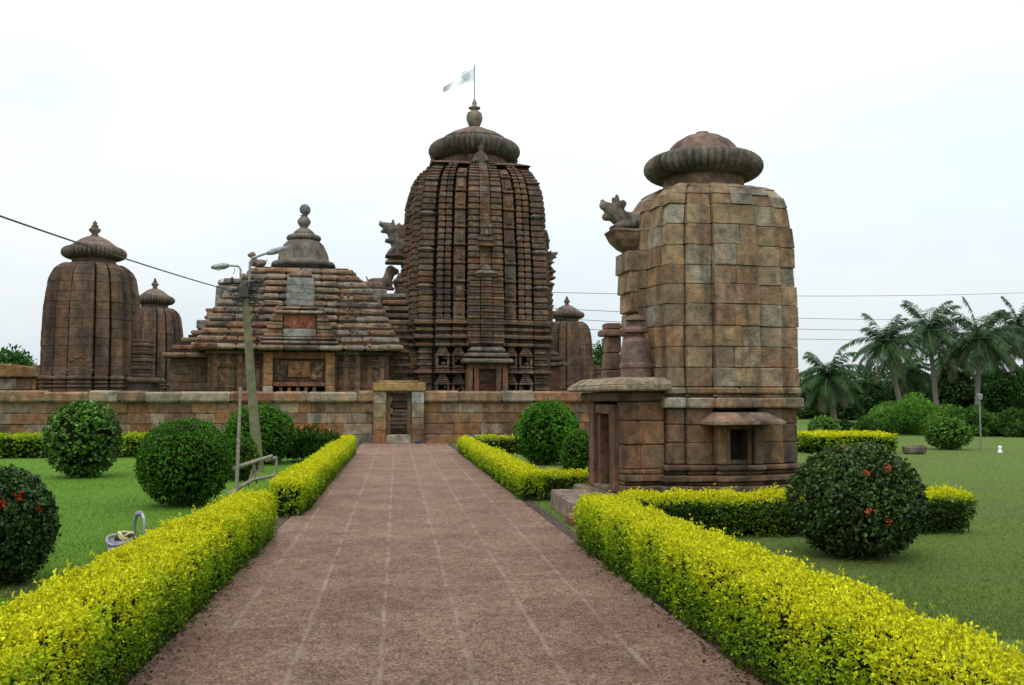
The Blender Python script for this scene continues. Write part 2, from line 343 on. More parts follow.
def hedge(x0, x1, y0, y1, h, label, side_y=.7, dens=1.0, top_y=1.0, group='clipped golden hedges', lf=None, kx=0.0):
    cx, cy = (x0+x1)/2, (y0+y1)/2; hx, hy = (x1-x0)/2, (y1-y0)/2
    D = math.hypot(cx, max(y0, 3)); 
    lf = lf or max(.022, D*.0023)
    area = 4*hx*hy + h*4*(hx+hy); n = int(area*dens*3.4/(lf*lf))//4
    n = min(n, 85000)
    r = min(.13, hx*.5, h*.4)
    # sample box faces
    yc0 = cy
    w = np.array([4*hx*hy, 2*hy*h, 2*hy*h, 2*hx*h, 2*hx*h]); f = rng.choice(5, n, p=w/w.sum()); u = rng.uniform(-1, 1, n); v = rng.uniform(-1, 1, n)
    P = np.zeros((n, 3)); z = (v+1)/2*h
    P[f == 0] = np.c_[u*hx, v*hy, np.full(n, h)][f == 0]
    P[f == 1] = np.c_[np.full(n, hx), u*hy, z][f == 1]; P[f == 2] = np.c_[np.full(n, -hx), u*hy, z][f == 2]
    P[f == 3] = np.c_[u*hx, np.full(n, hy), z][f == 3]; P[f == 4] = np.c_[u*hx, np.full(n, -hy), z][f == 4]
    q = np.c_[np.clip(P[:, 0], -hx+r, hx-r), np.clip(P[:, 1], -hy+r, hy-r), np.clip(P[:, 2], 0, h-r)]
    Nn = nrm(P-q+1e-6); Q = q+Nn*r
    G = Q+np.array([cx, cy, 0])
    wv = wob(G, 3.2)*.04+wob(G, 12, 5)*.034
    Q = Q+Nn*wv[:, None]-Nn*(rng.uniform(0, 1, (n, 1))**2*.08)+Nn*np.maximum(rng.normal(size=(n, 1))-.8, 0)*.035
    # bottom a little narrower
    k = 1-.10*np.clip(1-Q[:, 2]/h, 0, 1)**2; Q[:, 0] *= k; Q[:, 0] += kx*Q[:, 1]
    P4 = np.repeat(Q, 4, 0)+rng.normal(size=(4*n, 3))*lf*.3; N4 = np.repeat(Nn, 4, 0)
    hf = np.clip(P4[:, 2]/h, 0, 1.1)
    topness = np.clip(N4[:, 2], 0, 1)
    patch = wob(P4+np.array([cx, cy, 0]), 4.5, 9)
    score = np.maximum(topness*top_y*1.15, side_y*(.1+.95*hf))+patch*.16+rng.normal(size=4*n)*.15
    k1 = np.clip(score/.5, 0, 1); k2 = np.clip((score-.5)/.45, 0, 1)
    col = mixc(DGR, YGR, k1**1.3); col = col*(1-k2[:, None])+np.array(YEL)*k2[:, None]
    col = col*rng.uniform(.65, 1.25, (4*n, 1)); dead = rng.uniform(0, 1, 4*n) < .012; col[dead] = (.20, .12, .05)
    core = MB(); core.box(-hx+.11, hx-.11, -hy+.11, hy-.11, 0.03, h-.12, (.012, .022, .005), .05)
    for i in range(int((hx+hy)*2*5)):        # woody stems at the foot
        sx_ = random.choice((-1, 1)); y_ = random.uniform(-hy+.05, hy-.05); x_ = sx_*(hx-.12)
        if hx > hy: x_, y_ = random.uniform(-hx+.05, hx-.05), sx_*(hy-.12)
        core.tube([(x_, y_, -.01), (x_+random.uniform(-.04, .04), y_+random.uniform(-.04, .04), .3)], .007, (.05, .035, .02), 4)
    core.v = [(x+kx*y, y, z) for x, y, z in core.v]
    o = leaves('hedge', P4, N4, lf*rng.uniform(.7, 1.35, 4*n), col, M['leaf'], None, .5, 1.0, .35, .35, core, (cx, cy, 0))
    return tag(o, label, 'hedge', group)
def shrub(px, py_top, py_base, wpx, Y, label, c_lo=DGR, c_hi=(.05, .13, .012), lf=None, mat='leaf', name='round_shrub', group='clipped round shrubs', rough=.05, flowers=None, fcol=(.6, .05, .02), dens=1.0, squash=1.0, trunk=True, cut=.16):
    X = XX(px, Y, (py_top+py_base)/2); zt = ZZ(py_top, Y, px)
    rx = wpx/2/FPX*math.hypot(Y, X)*math.cos(math.atan2(X, Y)-YAW); ry = rx
    zb = zt*cut*-.25; H = zt; rz = zt/2*.985; cz = zt-rz
    root = empty(name, (X, Y, 0), 0, label, 'shrub', group)
    lf = lf or max(.035, Y*.0027)
    area = 4*math.pi*rx*rz; n = min(int(area*dens*4.6/(lf*lf))//4, 60000)
    d = nrm(rng.normal(size=(n, 3)))
    dd = d.copy(); dd[:, 2] = np.clip(dd[:, 2], -.94, 1)
    wv = 1+wob(d*1.7+X, 2.6, 3)*rough+wob(d*3+X, 5, 8)*rough*.6
    sgn = np.sign(dd); e = .92
    Q = np.c_[sgn[:, 0]*np.abs(dd[:, 0])**e*rx, sgn[:, 1]*np.abs(dd[:, 1])**e*ry, dd[:, 2]*rz]*wv[:, None]
    Q[:, 2] += cz
    Q = Q-nrm(Q-np.array([0, 0, cz]))*(rng.uniform(0, 1, (n, 1))**1.6*.12*rx)
    Nn = nrm(d/np.array([rx, ry, rz])); Q = Q+Nn*np.maximum(rng.normal(size=(n, 1))-1.1, 0)*.045*rx
    P4 = np.repeat(Q, 4, 0)+rng.normal(size=(4*n, 3))*lf*.3; N4 = np.repeat(Nn, 4, 0)
    P4[:, 2] = np.maximum(P4[:, 2], .03)
    patch = wob(P4+X, 5, 11)
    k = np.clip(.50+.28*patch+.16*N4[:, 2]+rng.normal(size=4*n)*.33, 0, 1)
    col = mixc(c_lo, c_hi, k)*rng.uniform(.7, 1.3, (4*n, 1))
    core = MB(); pr = [(rx*.78*math.cos(a), cz+rz*.78*math.sin(a)) for a in np.linspace(-1.2, 1.5, 9)]
    pr = [(r_, max(z_, .06)) for r_, z_ in pr]; core.lathe(pr, 14, (.008, .016, .004))
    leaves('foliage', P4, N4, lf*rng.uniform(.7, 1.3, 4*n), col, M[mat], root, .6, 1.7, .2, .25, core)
    if trunk:
        tb = MB()
        for i in range(6):
            a = i*1.05; tb.tube([(.05*math.cos(a), .05*math.sin(a), -.02), (.25*rx*math.cos(a), .25*rx*math.sin(a), cz*.6)], [.03, .02], (.1, .08, .05), 6, .1)
        tb.build('trunk', M['bark'], root)
    if flowers:
        for (fx, fy) in flowers:       # pixel spots turned into points on the near surface
            r0 = ray(fx, fy); o0 = Vector((0, 0, CAMZ)); c0 = Vector((X, Y, cz))
            rr = Vector((r0.x/rx, r0.y/ry, r0.z/rz)); oo = Vector(((o0-c0).x/rx, (o0-c0).y/ry, (o0-c0).z/rz))
            A = rr.dot(rr); B = 2*rr.dot(oo); Cc = oo.dot(oo)-1.04; disc = B*B-4*A*Cc
            if disc < 0: continue
            p = o0+r0*((-B-math.sqrt(disc))/(2*A)) - root.location
            nd = (p-Vector((0, 0, cz))).normalized(); n_ = 20
            PP = np.array([list(p)]*n_)+rng.normal(size=(n_, 3))*.018; NN = np.array([list(nd)]*n_)
            leaves('flower_cluster', PP, NN, .03, np.array([fcol]*n_)*rng.uniform(.5, 1.4, (n_, 1)), M['leaf'], root, .6, .8, .1, .5)
    return root

# ------------------------------------------------------------------ ground
def sheet(name, pts, z, mat, kind='structure'):
    me = bpy.data.meshes.new(name); me.from_pydata([(x, y, z) for x, y in pts], [], [tuple(range(len(pts)))]); me.materials.append(mat)
    o = bpy.data.objects.new(name, me); C.objects.link(o); o['kind'] = kind; return o
sheet('lawn', [(-900, -200), (900, -200), (900, 1600), (-900, 1600)], 0, M['lawn'])
PL, PR_ = -1.47, 2.02
sheet('soil', [(-1.78, -6), (2.26, -6), (2.02, 35.0), (-1.5, 35.0)], .004, M['soil'])
pm = MB(); pm.rings([[(PL-.10, -6, z), (PR_+.09, -6, z), (1.80, 35.3, z), (-1.24, 35.3, z)] for z in (-.05, .022)], (.2, .1, .1))
po = pm.build('path', M['path']); po['kind'] = 'structure'
# irregular bare patches under shrubs
def patch(X, Y, rx, ry, z=.008):
    pts = [(X+rx*(1+.25*math.sin(3*a+X)+.12*math.sin(7*a))*math.cos(a), Y+ry*(1+.2*math.cos(4*a))*math.sin(a)) for a in np.linspace(0, 6.2, 28)]
    o = sheet('soil', pts, z, M['soil']); return o

# ------------------------------------------------------------------ masonry helpers
def course_blocks(mb, u0, u1, din, d, z0, z1, s0, s1, side, pal, bw, c, jit, oct_=False, dj=.012):
    """one course of blocks of one strip of one side"""
    w = (u1-u0)*s0; n = max(1, int(round(w/bw+random.uniform(-.35, .35)))); 
    cuts = [0]+sorted([(i+random.uniform(-.22, .22))/n for i in range(1, n)])+[1]
    for i in range(n):
        a = u0+(u1-u0)*cuts[i]; b = u0+(u1-u0)*cuts[i+1]; e = random.uniform(-dj, dj)
        g = .003
        mb.hexa((a*s0+g, b*s0-g, din*s0, d*s0+e), (a*s1+g, b*s1-g, din*s1, d*s1+e), z0+g, z1-g, pick(pal), c, side, jit, oct_)
def spire(mb, W, cu, strips, zs, sf, pal, bw=.5, c=.02, jit=.004, core=.86, oct_=False, dj=.012, corner_fn=None):
    for i in range(len(zs)-1):
        z0, z1 = zs[i], zs[i+1]; s0, s1 = sf(z0), sf(z1)
        for k in range(4):
            for (u0, u1, d) in strips: course_blocks(mb, u0, u1, core*W, d, z0, z1, s0, s1, k, pal, bw, c, jit, oct_, dj)
            e = random.uniform(-dj, dj)
            mb.hexa((cu*s0, W*s0+e, cu*s0, W*s0+e), (cu*s1, W*s1+e, cu*s1, W*s1+e), z0+.003, z1-.003, pick(pal), c, k, jit, oct_)
    # dark inner core
    rs = []
    for z in zs:
        q = core*W*sf(z)+.01; rs.append([(-q, -q, z), (q, -q, z), (q, q, z), (-q, q, z)])
    mb.rings(rs, (.05, .035, .028))
def amalaka(mb, Rr, z0, z1, nf=44, rin=.62, col=(.2, .15, .12), pal=None, n=None):
    h = (z1-z0)/2; zc = (z0+z1)/2; prof = []
    for a in np.linspace(-math.pi/2, math.pi/2, 13):
        prof.append((Rr*(rin+(1-rin)*max(0, math.cos(a))**.75), zc+h*math.sin(a), max(0, math.cos(a))**.5))
    mb.lathe(prof, n or nf*6, col, .13, nf, colf=(lambda: vary(col, .12)))
def interp(z, tab):
    if z <= tab[0][0]: return tab[0][1]
    for (a, b) in zip(tab, tab[1:]):
        if z <= b[0]: return a[1]+(b[1]-a[1])*(z-a[0])/(b[0]-a[0])
    return tab[-1][1]
def stack(mb, u0, u1, d0, d1, z0, z1, n, side, pal, amp=.05, c=.02, grow=True):
    """a pile of n mouldings, every second one standing back"""
    h = (z1-z0)/n
    for i in range(n):
        e = (amp if i % 2 else 0); 
        mb.hexa((u0+e, u1-e, d0, d1-e), (u0+e, u1-e, d0, d1-e), z0+i*h+.002, z0+(i+1)*h-.002, pick(pal), c, side, .003)
def blob(name, caps, mat, parent, voxel, col=(.2, .17, .14), loc=(0, 0, 0), rz=0):
    """one continuous carved body: capsules fused by a voxel remesh"""
    mb = MB()
    for (p0, r0, p1, r1) in caps:
        p0, p1 = Vector(p0), Vector(p1); d = (p1-p0); l = d.length
        if l < 1e-5: d = Vector((0, 0, 1)); l = 0
        else: d.normalize()
        pts = []; rad = []
        for a in (-.95, -.7, -.35): pts.append(p0+d*r0*a); rad.append(r0*math.sqrt(1-a*a))
        pts.append(p0); rad.append(r0); 
        if l > 0: pts.append(p1); rad.append(r1)
        for a in (.35, .7, .95): pts.append(p1+d*r1*a); rad.append(r1*math.sqrt(1-a*a))
        mb.tube(pts, rad, col, 10)
    o = mb.build(name, mat, parent, True, loc); o.rotation_euler = (0, 0, rz)
    # bake the remesh into the mesh so that it is cheap to copy
    m = o.modifiers.new('r', 'REMESH'); m.mode = 'VOXEL'; m.voxel_size = voxel; m.use_smooth_shade = True
    dg = bpy.context.evaluated_depsgraph_get(); me = bpy.data.meshes.new_from_object(o.evaluated_get(dg)); o.modifiers.clear(); o.data = me
    if 'col' in me.attributes: me.attributes.remove(me.attributes['col'])
    a = me.attributes.new('col', 'FLOAT_COLOR', 'FACE'); arr = np.ones((len(me.polygons), 4), np.float32); arr[:, :3] = col; a.data.foreach_set('color', arr.ravel())
    if not me.materials: me.materials.append(mat)
    return o

# ------------------------------------------------------------------ the near shrine
def near_shrine():
    S = empty('stone_shrine', (4.66, 14.0, 0), R(5), 'tall weathered sandstone shrine of big curved blocks beside the path', 'shrine')
    S.scale = (1, 1, 1.022); W = 1.0; cu = .74
    strips = [(-.34, .34, 1.16), (-.725, -.345, 1.07), (.345, .725, 1.07)]
    # platform
    b = MB()
    for k in range(4):
        course_blocks(b, -1.35, 1.35, 1.0, 1.36, -.02, .28, 1, 1, k, LOWP, .6, .025, .006)
    b.box(-1.3, 1.3, -1.3, 1.3, 0, .275, pick(LOWP)); b.box(-1.80, -1.2, -1.05, 1.05, -.02, .278, pick(LOWP), .025, .006)
    b.build('platform', M['near'], S)
    # foot mouldings
    b = MB()
    for (z0, z1, o) in ((.28, .40, .12), (.405, .445, .02), (.45, .54, .08), (.545, .60, .0), (.605, .68, .06)):
        pal = LOWP
        st = [(a, c_, d+o) for (a, c_, d) in strips]
        for k in range(4):
            for (a, c_, d) in st: course_blocks(b, a-o*.3, c_+o*.3, .8, d, z0, z1, 1, 1, k, pal, .5, .018, .004)
            b.hexa((cu-o*.3, W+o, cu-o*.3, W+o), (cu-o*.3, W+o, cu-o*.3, W+o), z0, z1, pick(pal), .018, k, .004)
    b.box(-.86, .86, -.86, .86, .28, 1.75, (.05, .035, .03))
    b.build('foot_moulding', M['near'], S)
    b = MB()
    zs = [.685, .98, 1.23, 1.45]
    for i in range(3):
        for k in range(4):
            for (a, c_, d) in strips:
                if k == 0 and abs(a+c_) < .01: continue       # the niche stands here
                course_blocks(b, a, c_, .8, d-.03, zs[i], zs[i+1], 1, 1, k, LOWP, .42, .008, .004, True)
            b.hexa((cu, W-.02, cu, W-.02), (cu, W-.02, cu, W-.02), zs[i]+.002, zs[i+1]-.002, pick(LOWP), .015, k, .004, True)
    b.build('wall', M['near'], S)
    # niche on the near side with its own awning
    nb = MB(); k = 0
    nb.hexa((-.34, -.21, .8, 1.2), (-.34, -.21, .8, 1.2), .685, 1.22, pick(LOWP), .015, 0, .003, True)
    nb.hexa((-.195, -.13, .8, 1.14), (-.195, -.13, .8, 1.14), .685, 1.16, pick(LOWP), .012, 0, .003, True)
    nb.hexa((.13, .195, .8, 1.14), (.13, .195, .8, 1.14), .685, 1.16, pick(LOWP), .012, 0, .003, True)
    nb.hexa((.21, .34, .8, 1.2), (.21, .34, .8, 1.2), .685, 1.22, pick(LOWP), .015, 0, .003, True)
    nb.hexa((-.205, .205, .8, 1.16), (-.205, .205, .8, 1.16), 1.162, 1.225, pick(LOWP), .01, 0, .003)
    nb.hexa((-.13, .13, .8, 1.1), (-.13, .13, .8, 1.1), .685, .74, pick(LOWP), .01, 0, .003)
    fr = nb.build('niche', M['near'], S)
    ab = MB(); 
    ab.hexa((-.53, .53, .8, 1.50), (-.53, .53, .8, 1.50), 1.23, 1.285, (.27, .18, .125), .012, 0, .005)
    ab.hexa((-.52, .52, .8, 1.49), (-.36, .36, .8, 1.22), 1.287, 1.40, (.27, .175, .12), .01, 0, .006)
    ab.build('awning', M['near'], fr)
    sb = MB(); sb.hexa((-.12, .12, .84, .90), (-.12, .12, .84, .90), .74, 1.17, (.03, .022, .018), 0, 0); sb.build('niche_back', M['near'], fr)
    # band mouldings under the spire
    b = MB()
    for (z0, z1, o) in ((1.455, 1.60, .055), (1.605, 1.64, -.02), (1.645, 1.74, .03)):
        for k in range(4):
            for (a, c_, d) in strips: course_blocks(b, a-.02, c_+.02, .8, d+o, z0, z1, 1, 1, k, NEARP, .45, .02, .006, True)
            b.hexa((cu-.01, W+o, cu-.01, W+o), (cu-.01, W+o, cu-.01, W+o), z0, z1, pick(NEARP), .02, k, .006, True)
    b.build('band_moulding', M['near'], S)
    # spire
    tab = [(1.7, 1.0), (2.6, 1.0), (3.2, .992), (3.7, .976), (4.05, .95), (4.3, .918), (4.46, .875), (4.58, .80), (4.66, .67)]
    sf = lambda z: interp(z, tab)
    zs = [1.745]; 
    while zs[-1] < 4.25: zs.append(zs[-1]+random.uniform(.265, .305))
    zs[-1] = 4.30; zs += [4.46, 4.58, 4.66]
    b = MB(); spire(b, W, cu, strips, zs, sf, NEARP, .40, .009, .007, .90, True, .014)
    b.build('spire', M['near'], S)
    # projecting left face pieces: little tower, brackets
    b = MB()
    for q, (z0, z1, dd, hw) in enumerate(((2.84, 3.12, 1.27, .28), (3.123, 3.42, 1.30, .29), (3.423, 3.72, 1.33, .30))):
        b.hexa((-hw, -.01, 1.0, dd), (-hw, -.01, 1.0, dd-.01), z0, z1, pick(NEARP), .01, 3, .008, True); b.hexa((.0, hw, 1.0, dd+.01), (0, hw, 1.0, dd), z0, z1, pick(NEARP), .01, 3, .008, True)
    b.build('projecting_block', M['near'], S)
    b = MB()
    b.lathe([(.02, 1.78), (.21, 1.80), (.22, 1.83), (.22, 2.0), (.235, 2.02), (.235, 2.06), (.22, 2.08), (.215, 2.25), (.19, 2.38), (.14, 2.44), (.11, 2.46), (.11, 2.49), (.19, 2.51), (.19, 2.55), (.10, 2.60), (.09, 2.66), (.15, 2.68), (.11, 2.74), (.02, 2.76)], 48, (.20, .125, .10), .10, 10, c=(-1.33, -.62))
    b.build('miniature_tower', M['near'], S); b = MB()
    for q, (z0, z1, hw) in enumerate(((1.78, 2.0, .13), (2.003, 2.25, .12), (2.253, 2.5, .11), (2.503, 2.60, .17), (2.603, 2.70, .12))): b.box(-1.42-hw, -1.42+hw, .2-hw, .2+hw, z0, z1, (.22, .13, .09), .02, .005)
    b.build('miniature_tower', M['near'], S)
    # porch
    bs = {-1: MB(), 1: MB()}
    for i, (z0, z1) in enumerate(((.28, .40), (.404, .45), (.454, .55), (.554, .62), (.624, .95), (.955, 1.28), (1.285, 1.55))):
        o = (.10, 0, .06, 0.02, 0, 0, 0)[i]
        for yy, sgn in ((-.86, -1), (.86, 1)):
            xx = -1.0; 
            while xx > -1.56:
                x2 = max(-1.60, xx-random.uniform(.28, .42)); 
                if x2 < -1.5: x2 = -1.60
                ya, yb = sorted((yy+sgn*o+random.uniform(-.006, .006), yy-sgn*.28)); bs[sgn].box(x2+.003, xx-.003, ya, yb, z0+.002, z1-.002, pick(LOWP), .014, .004); xx = x2
    for b in bs.values(): b.build('porch_wall', M['near'], S)
    d = MB()
    for yy in (-.50, .50): d.box(-1.66, -1.40, yy-.12, yy+.12, .28, 1.50, (.19, .10, .06), .02, .004)
    for yy in (-.31, .31): d.box(-1.60, -1.42, yy-.065, yy+.065, .28, 1.36, (.17, .095, .06), .012, .003)
    d.box(-1.64, -1.42, -.37, .37, 1.365, 1.5, (.18, .11, .07), .015, .004); d.box(-1.66, -1.2, -.38, .38, .28, .34, (.2, .15, .11), .01)
    d.build('door_frame', M['near'], S)
    r = MB()
    r.box(-1.70, -.98, -.93, .93, 1.555, 1.68, (.17, .105, .07), .02, .004)
    r.hexa((-1.88, -.98, -1.13, 1.13), (-1.86, -.98, -1.12, 1.12), 1.69, 1.77, (.29, .22, .15), .02, -1, .008)
    r.hexa((-1.86, -.98, -1.12, 1.12), (-1.66, -.98, -.90, .90), 1.772, 1.88, (.30, .225, .15), .015, -1, .008)
    for q in (-1.6, -1.2): r.lathe([(.05, 1.70), (.06, 1.78), (.05, 1.83), (.01, 1.86)], 10, (.25, .18, .13), c=(q, -1.09))
    r.build('porch_roof', M['near'], S)
    # lion springing out of the left face, on a bracket
    col = (.26, .245, .22)
    b = MB()
    bc = (.23, .15, .10)
    for (f0, f1, z0, z1) in (((.10, 1.26), (.17, 1.36), 3.725, 3.80), ((.17, 1.36), (.22, 1.45), 3.80, 3.90), ((.22, 1.45), (.24, 1.50), 3.90, 4.0)):
        b.hexa((-f0[0], f0[0], .9, f0[1]), (-f1[0], f1[0], .9, f1[1]), z0, z1, bc, 0, 3, .0)
    b.hexa((-.25, .25, .9, 1.53), (-.24, .24, .9, 1.52), 4.003, 4.06, (.2, .13, .09), .02, 3, .006, True)
    b.build('bracket', M['near'], S)
    blob('lion_statue', [((-.9, 0, 4.20), .16, (-1.25, 0, 4.20), .14), ((-1.25, 0, 4.20), .14, (-1.38, 0, 4.26), .13), ((-1.38, 0, 4.28), .135, (-1.47, 0, 4.34), .12),
                         ((-1.47, 0, 4.36), .10, (-1.60, 0, 4.42), .07), ((-1.46, 0, 4.27), .08, (-1.57, 0, 4.25), .06), ((-1.60, 0, 4.42), .05, (-1.62, 0, 4.48), .035),
                         ((-1.40, -.07, 4.42), .05, (-1.42, -.08, 4.55), .03), ((-1.40, .07, 4.42), .05, (-1.42, .08, 4.54), .03), ((-1.36, 0, 4.40), .09, (-1.30, 0, 4.46), .06),
                         ((-1.2, -.12, 4.15), .07, (-1.42, -.13, 4.10), .055), ((-1.2, .12, 4.15), .07, (-1.42, .13, 4.10), .055)], M['near'], S, .016, (.25, .20, .155))
    # neck, fluted disc, cap
    b = MB(); b.lathe([(.5, 4.60), (.66, 4.62), (.62, 4.72), (.60, 4.9), (.62, 4.95)], 48, (.20, .13, .09), colf=lambda: pick([(1, (.20, .13, .09)), (1, (.15, .105, .08))])); b.build('neck', M['near'], S)
    b = MB(); amalaka(b, .91, 4.86, 5.23, 50, .6, (.16, .135, .105)); b.build('fluted_disc', M['near'], S, True)
    b = MB(); b.lathe([(.60, 5.16), (.56, 5.28), (.54, 5.30), (.50, 5.36), (.42, 5.44), (.40, 5.445), (.28, 5.52), (.12, 5.565), (.10, 5.60), (.05, 5.61), (.005, 5.61)], 48, (.21, .13, .10)); b.build('cap', M['near'], S, True)
    return S
near_shrine()
# entrance steps in front of the shrine door
t = empty('stone_step', (2.40, 12.6, 0), 0, 'stepped stone slab leading from the path to the shrine door', 'step')
s1 = MB(); s1.box(-.12, .72, -.25, 1.5, -.02, .27, (.27, .19, .15), .03, .012); s1.build('upper_slab', M['near'], t)
s2 = MB(); s2.box(-.20, .22, -.62, -.24, -.02, .13, (.25, .12, .085), .03, .012); s2.build('lower_slab', M['near'], t)
s3 = MB(); s3.box(-.17, .14, -1.6, -.70, -.02, .035, (.24, .20, .15), .012, .006); s3.build('kerb_slab', M['near'], t)

# ------------------------------------------------------------------ compound wall and gate
WY = 35.3
def wall_run(x0, x1, label):
    o = empty('boundary_wall', ((x0+x1)/2, WY, 0), 0, label, 'wall', 'boundary wall of the temple compound')
    b = MB(); cx = (x0+x1)/2; zs = [-.03, .33, .74, 1.12, 1.50]
    for i in range(len(zs)-1):
        x = x0-cx; 
        while x < x1-cx-.05:
            x2 = min(x1-cx, x+random.uniform(.4, 1.15)); e = random.uniform(-.025, .025)
            b.box(x+.004, x2-.004, e-(.05 if i == 0 else 0), .5, zs[i]+.004, zs[i+1]-.004, pick(WALLP, .25), .025, .01); x = x2
    b.box(x0-cx+.05, x1-cx-.05, .06, .45, 0, 1.5, (.05, .035, .03))
    b.build('wall', M['wall'], o)
    b = MB(); x = x0-cx
    while x < x1-cx-.05:
        x2 = min(x1-cx, x+random.uniform(.9, 1.9)); e = random.uniform(-.03, .03); zt = 1.92+random.uniform(-.035, .03)
        b.box(x+.005, x2-.005, -.16+e, .64, 1.51, zt, pick([(3, (.29, .185, .115)), (1.2, (.30, .24, .17)), (1, (.28, .14, .08))], .18), .07, .014); x = x2
    b.build('coping', M['wall'], o)
gx0, gx1 = XX(374, WY), XX(424, WY)
wall_run(-34, gx0+.02, 'long stone boundary wall left of the gateway with overhanging coping')
wall_run(gx1-.02, 10.5, 'stone boundary wall right of the gateway, behind the round shrub')
g = empty('stone_gateway', ((gx0+gx1)/2, WY, 0), 0, 'squat stone gateway at the end of the path', 'gateway')
gw = (gx1-gx0)/2
b = MB()
for s in (-1, 1):
    z = 0; b = MB()
    cols = [(.26, .13, .07), (.30, .20, .11), (.33, .28, .19), (.38, .38, .33)] if s > 0 else [(.25, .12, .06), (.27, .17, .08), (.29, .22, .12), (.27, .23, .15)]
    for i, hh in enumerate((.5, .45, .5, .47)):
        xa, xb = sorted((s*gw, s*(gw-.44))); b.box(xa, xb, -.22, .7, z, z+hh-.005, cols[i], .025, .006); z += hh
    jb = MB(); xa, xb = sorted((s*(gw-.46), s*(gw-.60))); jb.box(xa, xb, .0, .6, 0, 1.9, (.17, .11, .06), .02, .004); jb.build('door_jamb', M['wall'], g); b.build('pillar', M['wall'], g)
b = MB(); b.box(-gw-.04, gw+.04, -.28, .75, 1.925, 2.24, (.34, .22, .085), .03, .012); b.box(-gw+.1, gw-.2, -.22, .7, 2.243, 2.31, (.31, .2, .09), .03, .012); b.build('lintel', M['wall'], g)
b = MB(); b.box(-gw+.46, gw-.46, -.1, .55, 0, .32, (.36, .33, .26), .03, .01); b.build('threshold', M['wall'], g)
b = MB(); 
for i in range(5): b.box(-.55+.1*i, .25+.06*i, 1.6+.55*i, 2.3+.55*i, 0, .55+.16*i, vary((.09, .06, .042)), .03, .01)
b.build('inner_steps', M['wall'], g)
st = PT(417, 443, 34.85)
blob('stone_lump', [((0, 0, .06), .08, (.08, .02, .09), .06), ((.12, 0, .05), .05, (.13, 0, .05), .05)], M['black'], None, .02, (.03, .03, .03), (st.x, 34.8, .02))
tag(bpy.data.objects['stone_lump'], 'small dark lump lying at the foot of the right gate pillar', 'stone')

# ------------------------------------------------------------------ main tower
RZ = R(4)
def relief(mb, u0, u1, d, z0, z1, side, n, pal, s=.12):
    for _ in range(n):
        u = random.uniform(u0, u1); z = random.uniform(z0, z1); w = random.uniform(.4, 1)*s; h = random.uniform(.5, 1.4)*s
        mb.hexa((u-w/2, u+w/2, d-.1, d+random.uniform(.01, .06)), (u-w/2, u+w/2, d-.1, d+random.uniform(.01, .05)), z, z+h, pick(pal), .02, side, .01)
def pilaster_shrine(mb, u0, u1, d, z0, z1, side, pal):
    """carved wall shrine: stacked base, dark body with jambs, stacked top"""
    h = z1-z0
    stack(mb, u0, u1, d-.4, d+.10, z0, z0+h*.22, 4, side, pal, .06)
    w = (u1-u0)*.2
    mb.hexa((u0+.03, u0+w, d-.4, d+.05), (u0+.03, u0+w, d-.4, d+.05), z0+h*.22, z0+h*.62, pick(pal), .02, side, .004)
    mb.hexa((u1-w, u1-.03, d-.4, d+.05), (u1-w, u1-.03, d-.4, d+.05), z0+h*.22, z0+h*.62, pick(pal), .02, side, .004)
    relief(mb, u0+w, u1-w, d-.05, z0+h*.24, z0+h*.5, side, 4, pal, (u1-u0)*.25)
    n = 5
    for i in range(n):
        e = (u1-u0)*.07*i; zz = z0+h*(.62+.38*i/n); mb.hexa((u0+e, u1-e, d-.4, d+.14-.03*i), (u0+e, u1-e, d-.4, d+.14-.03*i), zz, zz+h*.06, pick(pal), .02, side, .004)
